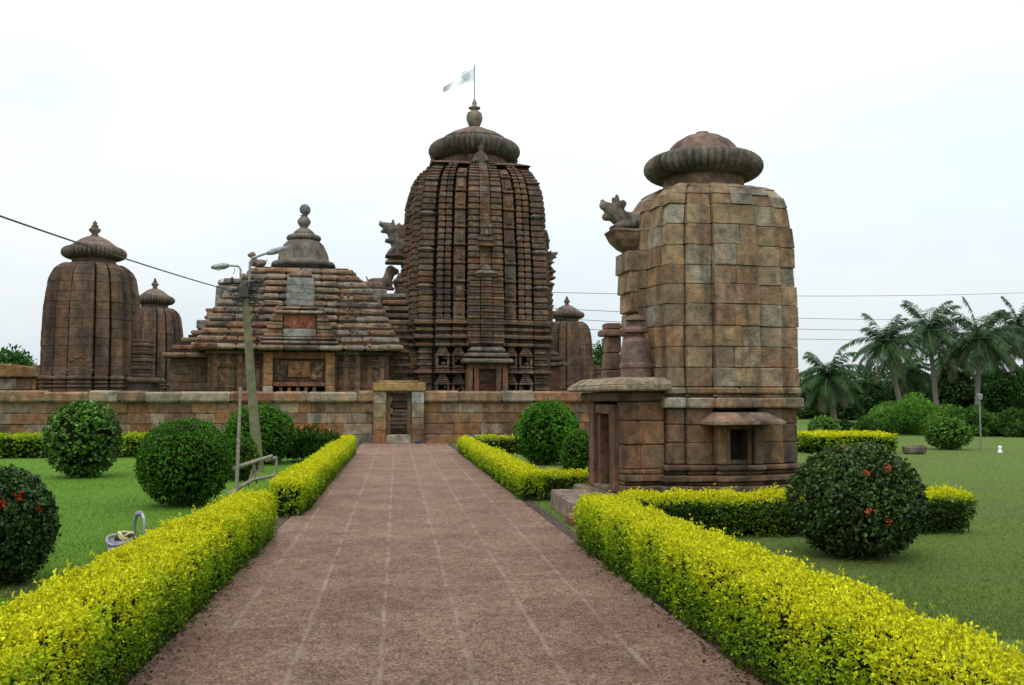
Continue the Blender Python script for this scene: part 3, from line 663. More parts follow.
def main_tower():
    X = XX(474, 55, 300)
    S = empty('temple_tower', (X, 55, 0), RZ, 'tall ribbed stone temple tower with a flag on top', 'temple tower')
    S.scale = (1.03, 1.03, 1); W = 3.48; cu = 2.72
    # lower wall
    lo = MB()
    for k in range(4):
        for (u0, u1, d) in ((-1.0, 1.0, 4.1), (-1.75, -1.05, 3.9), (1.05, 1.75, 3.9), (-2.62, -1.8, 3.75), (1.8, 2.62, 3.75)):
            for (z0, z1, o) in ((0, .4, .2), (.42, .7, .05), (.72, 1.0, .25), (1.02, 1.3, .12), (1.32, 1.45, .22)):
                lo.hexa((u0, u1, 2.9, d+o), (u0, u1, 2.9, d+o), z0, z1, pick(MAINP), .04, k, .006)
            if abs(u0+u1) < .1: continue
            pilaster_shrine(lo, u0+.02, u1-.02, d, 1.47, 3.0, k, MAINP)
            lo.hexa((u0, u1, 2.9, d+.2), (u0, u1, 2.9, d+.2), 3.02, 3.16, pick(MAINP), .04, k, .006)
            pilaster_shrine(lo, u0+.02, u1-.02, d, 3.18, 4.45, k, MAINP)
        for (z0, z1, o) in ((0, .4, .2), (.42, .7, .05), (.72, 1.0, .25), (1.02, 1.3, .12), (1.32, 1.45, .22), (3.02, 3.16, .2)):
            lo.hexa((cu, W+o, cu, W+o), (cu, W+o, cu, W+o), z0, z1, pick(MAINP), .04, k, .006)
        for s_ in (0, 1):
            for i in range(18):
                z = 1.47+i*.165; e = .08*(i % 2); 
                if s_ == 0: lo.hexa((cu+.03, W-e, cu+.03, W-e), (cu+.03, W-e, cu+.03, W-e), z, z+.15, pick(MAINP), .03, k, .006)
    lo.box(-3.2, 3.2, -3.2, 3.2, 0, 6.2, (.04, .03, .025))
    lo.build('lower_wall', M['far'], S)
    # heavy band mouldings
    bd = MB()
    for (z0, z1, o) in ((4.47, 4.68, .12), (4.70, 4.86, -.08), (4.88, 5.12, .22), (5.14, 5.26, 0), (5.28, 5.50, .12), (5.52, 5.64, -.05), (5.66, 5.92, .2)):
        for k in range(4):
            for (u0, u1, d) in ((-1.0, 1.0, 4.1), (-1.72, -1.05, 3.9), (1.05, 1.72, 3.9), (-2.58, -1.8, 3.75), (1.8, 2.58, 3.75)):
                course_blocks(bd, u0-.03, u1+.03, 2.9, d+o, z0, z1, 1, 1, k, MAINP, .8, .06, .008)
            bd.hexa((cu-.03, W+o, cu-.03, W+o), (cu-.03, W+o, cu-.03, W+o), z0, z1, pick(MAINP), .06, k, .008)
    bd.build('band_moulding', M['far'], S)
    # ribbed spire
    tab = [(5.9, 1.0), (8.5, .995), (9.8, .98), (10.9, .955), (12.4, .945), (13.0, .928), (13.5, .90), (13.95, .862), (14.3, .815), (14.6, .755), (14.8, .69)]
    sf = lambda z: interp(z, tab)
    sp = MB(); pitch = .335; z = 5.94; i = 0
    while z < 14.7:
        z1 = min(z+(pitch if z < 13.6 else .2), 14.8); s0, s1 = sf(z), sf(z1)
        tk = (z1-z)
        for k in range(4):
            def rib(u0, u1, d, thick=.84, c=.05, back=2.9):
                e = random.uniform(-.02, .02)
                sp.hexa((u0*s0, u1*s0, back*s0, (d)*s0+e), (u0*s1, u1*s1, back*s1, d*s1+e), z, z+tk*thick, pick(MAINP), c, k, .008)
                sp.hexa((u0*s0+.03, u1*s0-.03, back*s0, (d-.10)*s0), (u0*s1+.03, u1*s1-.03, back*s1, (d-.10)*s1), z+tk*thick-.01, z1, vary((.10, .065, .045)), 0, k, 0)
            for s_ in (-1, 1):
                a, b_ = sorted((s_*.34, s_*.94)); rib(a, b_, 4.14)
                a, b_ = sorted((s_*2.20, s_*2.54)); rib(a, b_, 3.80)
                a, b_ = sorted((s_*1.82, s_*2.15)); rib(a, b_, 3.84)
                if i % 3 == 0 and z < 14.3:        # carved panels, three courses tall
                    zz = min(z+(pitch if z < 13.3 else .2)*3, 14.8); s2 = sf(zz); a, b_ = sorted((s_*1.08, s_*1.66))
                    sp.hexa((a*s0, b_*s0, 2.9*s0, 3.88*s0), (a*s2, b_*s2, 2.9*s2, 3.88*s2), z+.02, zz-.03, pick(MAINP), .04, k, .006)
                    sp.hexa((a*s0-.02, b_*s0+.02, 2.9*s0, 3.98*s0), (a*s0-.02, b_*s0+.02, 2.9*s0, 3.98*s0), z, z+.12, pick(MAINP), .04, k, .006)
                    m0, m1 = a+(b_-a)*.22, a+(b_-a)*.78
                    sp.hexa((m0*s0, m1*s0, 2.9, 3.95*s0), (m0*s0, m1*s0, 2.9*s2, 3.94*s2), z+.22, zz-.18, pick(MAINP), .07, k, .02)
                    relief(sp, m0*s2, m1*s2-.1, 3.93*s2, z+.25, zz-.35, k, 3 if z < 13 else 0, MAINP, .2)
            sp.hexa((-.30*s0, .30*s0, 2.9*s0, 4.06*s0), (-.30*s1, .30*s1, 2.9*s1, 4.06*s1), z, z1-.01, pick(MAINP), .02, k, .006)
            relief(sp, -.25*s0, .2*s0, 4.05*s0, z, z+.15, k, 1 if z < 13.8 else 0, MAINP, .16)
            if i % 6 == 5 and z < 13.8:            # flattened ribbed discs at the corners
                sp.hexa((cu*s0-.05, W*s0+.10, cu*s0-.05, W*s0+.10), (cu*s1-.05, W*s1+.1, cu*s1-.05, W*s1+.1), z, z+tk*.85, vary((.16, .12, .1)), .13, k, .006, True)
            else:
                e = random.uniform(-.02, .02)
                sp.hexa((cu*s0, W*s0+e, cu*s0, W*s0+e), (cu*s1, W*s1+e, cu*s1, W*s1+e), z, z+tk*.84, pick(MAINP), .05, k, .008)
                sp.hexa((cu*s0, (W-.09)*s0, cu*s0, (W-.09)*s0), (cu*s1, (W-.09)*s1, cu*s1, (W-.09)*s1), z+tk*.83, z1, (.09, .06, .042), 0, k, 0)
        z = z1; i += 1
    rs = []
    for zz in np.linspace(5.9, 14.85, 24):
        q = 3.0*sf(zz); rs.append([(-q, -q, zz), (q, -q, zz), (q, q, zz), (-q, q, zz)])
    sp.rings(rs, (.04, .03, .025))
    for q, (z_, w_) in enumerate(((14.78, 2.75), (14.9, 2.45), (15.02, 2.1))): sp.hexa((-w_, w_, -w_, w_), (-w_+.25, w_-.25, -w_+.25, w_-.25), z_, z_+.13, pick(MAINP), .03, -1, .01, True)
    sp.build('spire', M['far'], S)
    # miniature towers on each face
    for k in range(4):
        mt = MB(); n = 21
        for i in range(n):
            z0 = 4.6+i*.17; e = .0 if z0 < 7 else (z0-7)*.18; 
            for j in range(3):
                w = 1.9/3; a = -.95+j*w
                q = .06*(i % 2); aa = a*(1-e*.4); bb = (a+w)*(1-e*.4)
                mt.hexa((aa+.02, bb-.02, 3.9, (4.52 if j == 1 else 4.42)-q-e*.2), (aa+.02, bb-.02, 3.9, (4.52 if j == 1 else 4.42)-q-e*.2), z0+.004, z0+.155, pick(MAINP), .03, k, .006)
        mt.hexa((-.55, .55, 3.9, 4.5), (-.55, .55, 3.9, 4.5), 8.19, 8.3, pick(MAINP), .04, k)
        mt.hexa((-.68, .68, 3.9, 4.62), (-.5, .5, 3.9, 4.5), 8.31, 8.55, (.17, .14, .115), .08, k, .01, True)
        mt.hexa((-.3, .3, 3.9, 4.4), (-.1, .1, 3.9, 4.25), 8.56, 8.9, (.15, .12, .1), .06, k, .01)
        o = mt.build('miniature_tower', M['far'], S)
        # figure panel above
        fg = MB(); stack(fg, -.42, .42, 3.9, 4.3, 9.9, 10.5, 4, k, MAINP, .08); stack(fg, -.3, .3, 3.9, 4.35, 10.9, 11.3, 2, k, MAINP, .05)
        for a in (-.28, .12): fg.hexa((a, a+.16, 3.9, 4.32), (a, a+.16, 3.9, 4.3), 10.5, 10.9, pick(MAINP), .03, k)
        fg.hexa((-.1, .1, 3.9, 4.35), (-.08, .08, 3.9, 4.3), 10.5, 10.88, (.17, .14, .12), .05, k); fg.hexa((-.2, .2, 3.9, 4.3), (-.08, .08, 3.9, 4.2), 11.3, 11.7, pick(MAINP), .05, k)
        fg.build('carved_figure', M['far'], S)
    # doorways with double lintels, near side and right side
    for k in (0, 1, 3):
        d = MB()
        d.hexa((-1.30, 1.30, 3.9, 5.15), (-1.28, 1.28, 3.9, 5.1), 3.55, 3.78, (.16, .13, .11), .07, k, .012)
        d.hexa((-1.15, 1.15, 3.9, 4.95), (-1.12, 1.12, 3.9, 4.9), 3.86, 4.10, (.15, .12, .1), .07, k, .012)
        d.hexa((-1.0, 1.0, 3.9, 4.75), (-.85, .85, 3.9, 4.6), 4.18, 4.42, (.15, .12, .1), .07, k, .012)
        d.hexa((-1.0, 1.0, 3.9, 4.7), (-1.0, 1.0, 3.9, 4.7), 3.25, 3.53, pick(MAINP), .02, k)
        for a, b_ in ((-1.05, -.78), (-.70, -.46), (.46, .70), (.78, 1.05)): d.hexa((a, b_, 3.9, 4.8), (a, b_, 3.9, 4.8), 0, 3.3, (.20, .095, .06), .03, k, .006)
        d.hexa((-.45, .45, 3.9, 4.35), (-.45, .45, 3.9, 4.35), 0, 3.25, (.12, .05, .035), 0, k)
        for q in range(5): d.hexa((-.45, .45, 3.9, 4.42+.04*(q % 2)), (-.45, .45, 3.9, 4.42+.04*(q % 2)), 2.85+.1*q-.28, 2.93+.1*q-.28, pick(MAINP), .02, k)
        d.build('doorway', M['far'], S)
    # neck, disc, cap, pot
    n_ = MB(); n_.lathe([(1.2, 14.5), (2.1, 14.72), (1.95, 14.95), (1.82, 15.2), (1.85, 15.6), (1.9, 15.8)], 48, (.22, .13, .09)); n_.build('neck', M['far'], S)
    a = MB(); amalaka(a, 2.62, 15.55, 16.75, 52, .55, (.15, .125, .105), n=52*6); a.build('fluted_disc', M['farsm'], S, True)
    c = MB(); c.lathe([(1.9, 16.75), (1.75, 16.95), (1.7, 16.98), (1.35, 17.2), (.85, 17.42), (.8, 17.44), (.5, 17.58), (.25, 17.62), (.2, 17.7)], 40, (.19, .14, .11)); c.build('cap', M['farsm'], S, True)
    p = MB(); p.lathe([(.1, 17.6), (.28, 17.68), (.33, 17.75), (.45, 18.05), (.47, 18.25), (.40, 18.5), (.20, 18.62), (.16, 18.7), (.34, 18.76), (.34, 18.82), (.12, 18.9), (.14, 19.1), (.03, 19.35)], 24, (.26, .21, .17)); p.build('pot_finial', M['farsm'], S, True)
    # squatting figures under the disc
    for k in range(4):
        a_ = (0, -1), (1, 0), (0, 1), (-1, 0); ax, ay = a_[k]
        X0, Y0 = ax*2.35, ay*2.35
        blob('seated_figure', [((X0, Y0, 14.7), .33, (X0, Y0, 15.1), .26), ((X0, Y0, 15.1), .26, (X0, Y0, 15.45), .2), ((X0, Y0, 15.75), .2, (X0, Y0, 15.95), .12),
                               ((X0+.3*ay, Y0+.3*ax, 14.8), .16, (X0+.3*ay+ax*.3, Y0+.3*ax+ay*.3, 15.0), .13), ((X0-.3*ay, Y0-.3*ax, 14.8), .16, (X0-.3*ay+ax*.3, Y0-.3*ax+ay*.3, 15.0), .13),
                               ((X0+.22*ay, Y0+.22*ax, 15.4), .1, (X0+.42*ay, Y0+.42*ax, 15.05), .08), ((X0-.22*ay, Y0-.22*ax, 15.4), .1, (X0-.42*ay, Y0-.42*ax, 15.05), .08)], M['farsm'], S, .06, (.15, .125, .105))
    # springing lions on left and right faces
    for s_ in (-1, 1):
        q = 1.0 if s_ < 0 else .62; z0 = 9.9 if s_ < 0 else 9.2; X0 = s_*4.1
        def P(a, y, z): return (X0+s_*a*q, y, z0+z*q)
        blob('lion_statue', [(P(-.3, 0, .6), .40*q, P(.3, 0, .75), .38*q), (P(.3, 0, .75), .38*q, P(.5, 0, 1.3), .33*q), (P(.55, 0, 1.45), .36*q, P(.75, 0, 1.6), .30*q), (P(.8, 0, 1.7), .22*q, P(1.15, 0, 1.78), .15*q),
                             (P(.8, 0, 1.42), .17*q, P(1.1, 0, 1.36), .10*q), (P(1.15, 0, 1.8), .12*q, P(1.22, 0, 1.95), .07*q), (P(.5, .18, 1.75), .12*q, P(.5, .2, 2.0), .08*q), (P(.5, -.18, 1.75), .12*q, P(.5, -.2, 2.0), .08*q), (P(.3, 0, 1.45), .25*q, P(.15, 0, 1.8), .12*q),
                             (P(.45, .25, .8), .14*q, P(.85, .28, .85), .10*q), (P(.45, -.25, .8), .14*q, P(.85, -.28, .85), .10*q), (P(.4, .2, .4), .17*q, P(.7, .25, .12), .13*q), (P(.4, -.2, .4), .17*q, P(.7, -.25, .12), .13*q), (P(.0, 0, .3), .4*q, P(.3, 0, .1), .3*q)], M['farsm'], S, .07, (.20, .175, .15))
        b = MB(); stack(b, -.45, .45, 3.8, 4.1+.9*q, z0-.5, z0+.05, 3, 3 if s_ < 0 else 1, MAINP, .12, .06); b.build('bracket', M['far'], S)
    return S
MT = main_tower()
tw = MT.location
# flag
fl = empty('flag', (tw.x, 55, 19.0), 0, 'pale blue pennant with a round emblem flying from the tower', 'flag')
p = MB(); p.tube([(0, 0, 0), (0, 0, ZZ(64, 55)-19.0)], .035, n=6); p.build('pole', M['metal'], fl)
ft = ZZ(66, 55)-19.0; fb = ZZ(80, 55)-19.0
def cloth():
    mb = MB(); nx, ny = 24, 8
    Lf = 1.85; vs = []
    for i in range(nx+1):
        f = i/nx
        for j in range(ny+1):
            g_ = j/ny; top = ft-f*1.35+.12*math.sin(f*5); bot = fb-f*.80+.08*math.sin(f*6+1)
            top = ft+(ZZ(88, 55)-19-ft)*f; bot = fb+(ZZ(92, 55)-19-fb)*f+.12*math.sin(f*4)*(1-f)
            vs.append((-Lf*f, .12*math.sin(f*9+g_*2)*f, bot+(top-bot)*g_))
    mb.v = vs
    for i in range(nx):
        for j in range(ny): mb.face((i*(ny+1)+j, i*(ny+1)+j+1, (i+1)*(ny+1)+j+1, (i+1)*(ny+1)+j), (.6, .7, .8))
    return mb
fo = cloth().build('cloth', M['flag'], fl, True)
e = MB(); cxm, czm = -.52, (ft+fb)/2-.12; n = 28
def yy(x): return .12*math.sin((-x/1.85)*9+1)*(-x/1.85)-.02
for (r0, r1) in ((.20, .25), (.06, .10)):
    for i in range(n):
        a0, a1 = 2*math.pi*i/n, 2*math.pi*(i+1)/n; b0 = len(e.v)
        for (r_, a_) in ((r0, a0), (r1, a0), (r1, a1), (r0, a1)): x = cxm+r_*math.cos(a_); e.v.append((x, yy(x), czm+r_*math.sin(a_)))
        e.face((b0, b0+1, b0+2, b0+3), (.3, .4, .5))
for i in range(6):
    a0 = i*math.pi/3+.3; b0 = len(e.v)
    for (r_, a_) in ((.09, a0-.35), (.20, a0), (.09, a0+.35)): x = cxm+r_*math.cos(a_); e.v.append((x, yy(x), czm+r_*math.sin(a_)))
    e.face((b0, b0+1, b0+2), (.3, .4, .5))
e.build('emblem', M['mark'], fo)

# ------------------------------------------------------------------ hall with the stepped pyramid roof
def hall():
    X = XX(303, 55, 300)
    S = empty('temple_hall', (X, 55, 0), RZ, 'broad stone hall with a stepped pyramid roof, left of the tall tower', 'temple hall')
    w = MB(); Wh = 4.55
    w.box(-4.3, 4.3, -4.3, 4.3, 0, 4.3, (.06, .04, .03))
    PW = [(3, (.24, .12, .07)), (2, (.17, .10, .075)), (2, (.2, .16, .13)), (1, (.3, .17, .09)), (1, (.1, .075, .06))]
    for k in range(4):
        for (z0, z1, o) in ((0, .5, .3), (.52, .8, .1), (.82, 1.15, .3), (1.17, 1.45, .15), (1.47, 1.75, .25)):
            course_blocks(w, -Wh, Wh, 4.0, Wh+o, z0, z1, 1, 1, k, PW, 1.2, .05, .008)
        for s_ in (-1, 1):
            a, b_ = sorted((s_*1.7, s_*4.5)); w.hexa((a, b_, 4.0, Wh-.06), (a, b_, 4.0, Wh-.06), 1.76, 3.95, (.15, .09, .06), 0, k)
        for i in range(5):
            for s_ in (-1, 1):
                u = s_*(1.75+i*.62); a, b_ = u-.12, u+.12
                w.hexa((a, b_, 4.0, Wh+.07), (a, b_, 4.0, Wh+.07), 1.77, 3.95, vary((.23, .125, .075), .12), .03, k, .006)
        for s_ in (-1, 1):
            for (a, b_) in ((1.92, 3.05), (3.2, 4.35)):
                lo_, hi_ = sorted((s_*a, s_*b_)); m_ = (lo_+hi_)/2
                stack(w, lo_+.08, hi_-.08, 4.0, Wh+.1, 1.77, 2.35, 5, k, PW, .06)
                w.hexa((lo_+.1, hi_-.1, 4.0, Wh), (lo_+.1, hi_-.1, 4.0, Wh), 2.36, 3.6, vary((.19, .125, .09)), .03, k, .006)
                relief(w, lo_+.2, hi_-.35, Wh, 2.45, 3.35, k, 22, PW, .22)
                for q in range(4): w.hexa((lo_+.1+.09*q, hi_-.1-.09*q, 4.0, Wh+.12-.02*q), (lo_+.1+.09*q, hi_-.1-.09*q, 4.0, Wh+.12-.02*q), 3.3+.15*q, 3.42+.15*q, pick(PW), .02, k)
        course_blocks(w, -Wh, Wh, 4.0, Wh+.2, 3.96, 4.16, 1, 1, k, PW, 1.2, .04, .008)
    w.build('wall', M['far'], S)
    # tiers
    rf = MB(); n = 12; z = 4.2
    hw = [5.35, 5.12, 4.93, 4.76, 4.62, 4.46, 4.25, 4.02, 3.76, 3.45, 3.1, 2.72]
    for i in range(n):
        h = .385; W2 = hw[i]
        for k in range(4):
            # each tier: rounded overhanging slabs with a recessed riser above
            u = -W2
            while u < W2-.05:
                u2 = u+random.uniform(.7, 1.5)
                if W2-u2 < .5: u2 = W2
                e_ = random.uniform(-.07, .05); dz = random.uniform(-.02, .012)
                rf.hexa((u+.01, u2-.01, W2-1.3, W2+e_), (u+.02, u2-.02, W2-1.3, W2+e_-.10), z+dz, z+.285+dz+random.uniform(-.01, .02), pick(HALLP, .12), .085, k, .012)
                u = u2
            pr = W2+.28
            u = -1.9
            while u < 1.85:
                u2 = min(1.9, u+random.uniform(.7, 1.2)); 
                if 1.9-u2 < .4: u2 = 1.9
                rf.hexa((u+.01, u2-.01, W2-1.2, pr+random.uniform(-.05, .04)), (u+.01, u2-.01, W2-1.2, pr-.1), z+.01, z+.30, pick(HALLP, .12), .085, k, .012); u = u2
            for q in range(int(W2*1.6)):          # knobs along the edge
                uu = random.uniform(-W2+.2, W2-.2); rf.hexa((uu-.07, uu+.07, W2-.2, W2+.06), (uu-.05, uu+.05, W2-.2, W2+.02), z+.17, z+.33, pick(HALLP), .04, k, .01)
        rf.box(-W2+.22, W2-.22, -W2+.22, W2-.22, z, z+h, (.07, .05, .038), 0)
        z += h
    zt = z
    rf.build('stepped_roof', M['farsm'], S)
    # near gable and side gables
    for k in (0, 1, 3):
        g_ = MB(); D = 5.55
        if k != 0: D = 5.3
        course_blocks(g_, -2.1, 2.1, 3.8, D+.35, 4.13, 4.38, 1, 1, k, HALLP, 1.3, .08, .012)
        course_blocks(g_, -1.95, 1.95, 3.8, D+.15, 4.46, 4.62, 1, 1, k, HALLP, 1.1, .06, .012)
        course_blocks(g_, -1.85, 1.85, 3.8, D, 4.68, 4.82, 1, 1, k, HALLP, 1.1, .06, .012)
        for s_ in (-1, 1):
            for i in range(9):
                a, b_ = sorted((s_*.85, s_*(1.8-.085*i))); e_ = .07*(i % 2)
                g_.hexa((a, b_, 3.6, D-.12-e_), (a, b_, 3.6, D-.12-e_), 4.84+i*.2, 5.03+i*.2, pick([(2, (.30, .17, .10)), (1, (.26, .20, .14))]), .04, k, .008)
        g_.hexa((-.82, .82, 3.6, D-.1), (-.82, .82, 3.6, D-.1), 4.84, 5.25, (.32, .29, .26), .03, k, .006)
        g_.hexa((-.8, .8, 3.6, D-.25), (-.8, .8, 3.6, D-.25), 5.27, 6.0, (.24, .09, .055), .02, k)
        for i in range(6): relief(g_, -.75+.25*i, -.68+.25*i, D-.26, 5.32, 5.5, k, 3, [(1, (.30, .12, .08))], .24)
        course_blocks(g_, -1.15, 1.15, 3.6, D-.05, 6.02, 6.2, 1, 1, k, HALLP, 1.3, .06, .01)
        course_blocks(g_, -.95, .95, 3.4, D-.3, 6.28, 6.42, 1, 1, k, HALLP, 1, .05, .01)
        g_.hexa((-.72, .72, 2.6, D-.55), (-.68, .68, 2.6, D-.6), 6.45, 7.95, (.27, .26, .235), .05, k, .01)
        g_.hexa((-.62, .62, 2.6, D-.6), (-.5, .5, 2.6, D-.75), 7.97, 8.4, (.24, .16, .12), .13, k, .012, True)
        g_.build('gable', M['farsm'], S)
    # near porch: pillars, lattice window
    pch = MB()
    for s_ in (-1, 1):
        for (a, b_) in ((1.32, 1.78),):
            lo_, hi_ = sorted((s_*a, s_*b_)); z_ = 0
            for i in range(7): pch.hexa((lo_, hi_, 4.3, 5.3), (lo_, hi_, 4.3, 5.3), z_, z_+.58, pick([(3, (.30, .16, .075)), (1, (.34, .31, .27))]), .03, 0, .006); z_ += .58
    pch.hexa((-1.3, 1.3, 4.3, 5.2), (-1.3, 1.3, 4.3, 5.2), 3.72, 4.08, (.25, .12, .075), .02, 0)
    relief(pch, -1.2, 1.0, 5.2, 3.76, 3.85, 0, 26, [(1, (.28, .13, .08))], .2)
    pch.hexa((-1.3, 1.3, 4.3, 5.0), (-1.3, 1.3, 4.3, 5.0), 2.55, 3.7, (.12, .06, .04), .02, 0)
    pch.hexa((-.55, .55, 4.3, 5.12), (-.55, .55, 4.3, 5.12), 2.75, 3.6, (.30, .14, .075), .05, 0)
    relief(pch, -.5, .4, 5.12, 2.8, 3.35, 0, 30, [(1, (.33, .16, .09))], .16)
    relief(pch, -1.25, -.65, 5.0, 2.6, 3.5, 0, 24, PW, .2); relief(pch, .65, 1.15, 5.0, 2.6, 3.5, 0, 24, PW, .2)
    pch.hexa((-1.3, 1.3, 4.3, 5.15), (-1.3, 1.3, 4.3, 5.15), 2.3, 2.53, (.24, .12, .075), .03, 0)
    for i in range(5): pch.hexa((-1.0+.42*i, -.83+.42*i, 4.3, 5.05), (-1.0+.42*i, -.83+.42*i, 4.3, 5.05), 1.5, 2.28, (.22, .12, .08), .03, 0)
    pch.hexa((-1.3, 1.3, 4.3, 5.2), (-1.3, 1.3, 4.3, 5.2), 0, 1.5, (.2, .12, .08), .03, 0)
    pch.build('porch', M['far'], S)
    # bell crown, ring, pot and disc
    c = MB(); c.lathe([(1.2, zt-.1), (1.5, zt), (1.4, zt+.05), (1.45, 9.05), (1.80, 9.16), (1.80, 9.30), (1.72, 9.42), (1.45, 9.5), (1.38, 9.9), (1.12, 10.45), (.9, 10.65), (.5, 10.7)], 40, (.17, .145, .12), .03, 40); c.build('bell_crown', M['farsm'], S, True)
    c = MB(); amalaka(c, .98, 10.62, 11.05, 30, .5, (.2, .18, .15)); c.lathe([(.75, 10.95), (.5, 11.25), (.3, 11.4), (.2, 11.45)], 24, (.2, .18, .15)); c.build('fluted_disc', M['farsm'], S, True)
    c = MB(); c.lathe([(.12, 11.35), (.2, 11.45), (.36, 11.7), (.38, 11.85), (.25, 12.05), (.15, 12.1), (.24, 12.15), (.1, 12.2)], 24, (.27, .22, .18)); c.build('pot_finial', M['farsm'], S, True)
    c = MB(); c.lathe([(.01, -.07), (.3, -.07), (.33, 0), (.3, .07), (.01, .07)], 24, (.2, .21, .22)); o = c.build('disc_finial', M['farsm'], S, True, (0.05, 0, 12.5)); o.rotation_euler = (R(90), 0, R(20))
    # seated lions on side gables and roof corner
    for (x, y, z, q, f) in ((4.7, 0, 7.98, 1.0, 1), (-4.6, 0, 8.4, .01, -1), (-2.5, -2.3, 8.85, .55, -1)):
        if q < .1: continue
        def P(a, b_, c_): return (x+f*a*q, y+b_*q, z+.0+c_*q)
        blob('lion_statue', [(P(-.75, 0, .35), .33*q, P(.1, 0, .45), .27*q), (P(.05, 0, .5), .30*q, P(.2, 0, .95), .30*q), (P(.28, 0, 1.12), .33*q, P(.55, 0, 1.08), .20*q), (P(.3, .15, 1.15), .08*q, P(.32, .17, 1.25), .05*q), (P(.3, -.15, 1.15), .08*q, P(.32, -.17, 1.25), .05*q),
                             (P(.25, .15, .5), .11*q, P(.3, .16, .06), .09*q), (P(.25, -.15, .5), .11*q, P(.3, -.16, .06), .09*q), (P(-.6, .22, .3), .2*q, P(-.25, .25, .1), .1*q), (P(-.6, -.22, .3), .2*q, P(-.25, -.25, .1), .1*q), (P(-.95, 0, .3), .07*q, P(-1.15, 0, .75), .05*q), (P(-.8, 0, .08), .12*q, P(.4, 0, .05), .1*q)], M['farsm'], S, .05 if q > .6 else .035, (.22, .15, .12))
    # low wing on the left end
    wg = MB()
    wg.box(-6.5, -4.5, -3.2, 3.2, 0, 3.75, (.05, .035, .03))
    for i in range(9):
        y = -3.25
        x = -6.6
        while x < -4.7:
            x2 = min(-4.6, x+random.uniform(.4, .8)); wg.box(x, x2-.01, -3.3, -3.0, i*.42, i*.42+.41, pick(SHRP), .03, .006); x = x2
    for i in range(8):
        y = -3.3
        while y < 3.2:
            y2 = min(3.3, y+random.uniform(.6, 1.1)); wg.box(-6.65, -6.4, y, y2-.01, i*.46, i*.46+.45, pick(SHRP), .03, .006); y = y2
    wg.build('wing_wall', M['farsm'], S)
    wr = MB()
    for i in range(4):
        z_ = 3.8+i*.42; q = i*.42
        for (y0, y1) in ((-3.75+q, 3.75-q),):
            x = -7.0+q
            while x < -4.3:
                x2 = min(-4.2, x+random.uniform(.7, 1.2)); wr.box(x, x2-.015, y0+random.uniform(-.05, .05), y1, z_, z_+.26, pick(HALLP), .07, .015); x = x2
        wr.box(-6.7+q, -4.2, -3.4+q, 3.4-q, z_, z_+.42, (.05, .035, .03))
    wr.box(-5.5, -4.6, -2.2, 2.2, 5.4, 5.9, (.24, .2, .17), .06, .01)
    wr.build('wing_roof', M['farsm'], S)
    # passage joining the hall to the tower
    ps = MB(); ps.box(4.4, 7.2, -2.9, 2.9, 0, 5.6, (.05, .035, .03))
    for i in range(30):
        e_ = .1*(i % 2); x = 4.4
        while x < 7.0:
            x2 = min(7.1, x+random.uniform(.4, .9)); ps.box(x, x2-.01, -3.15+e_, -2.8, i*.19, i*.19+.18, pick(MAINP), .03, .006); x = x2
    for i in range(5): ps.box(4.4, 7.1, -3.1+.3*i, 3.1-.3*i, 5.72+i*.4, 5.98+i*.4, pick(HALLP), .06, .01); ps.box(4.4, 7.1, -2.9+.3*i, 2.9-.3*i, 5.6+i*.4, 5.75+i*.4, (.06, .04, .035))
    ps.build('passage', M['far'], S)
    return S
hall()

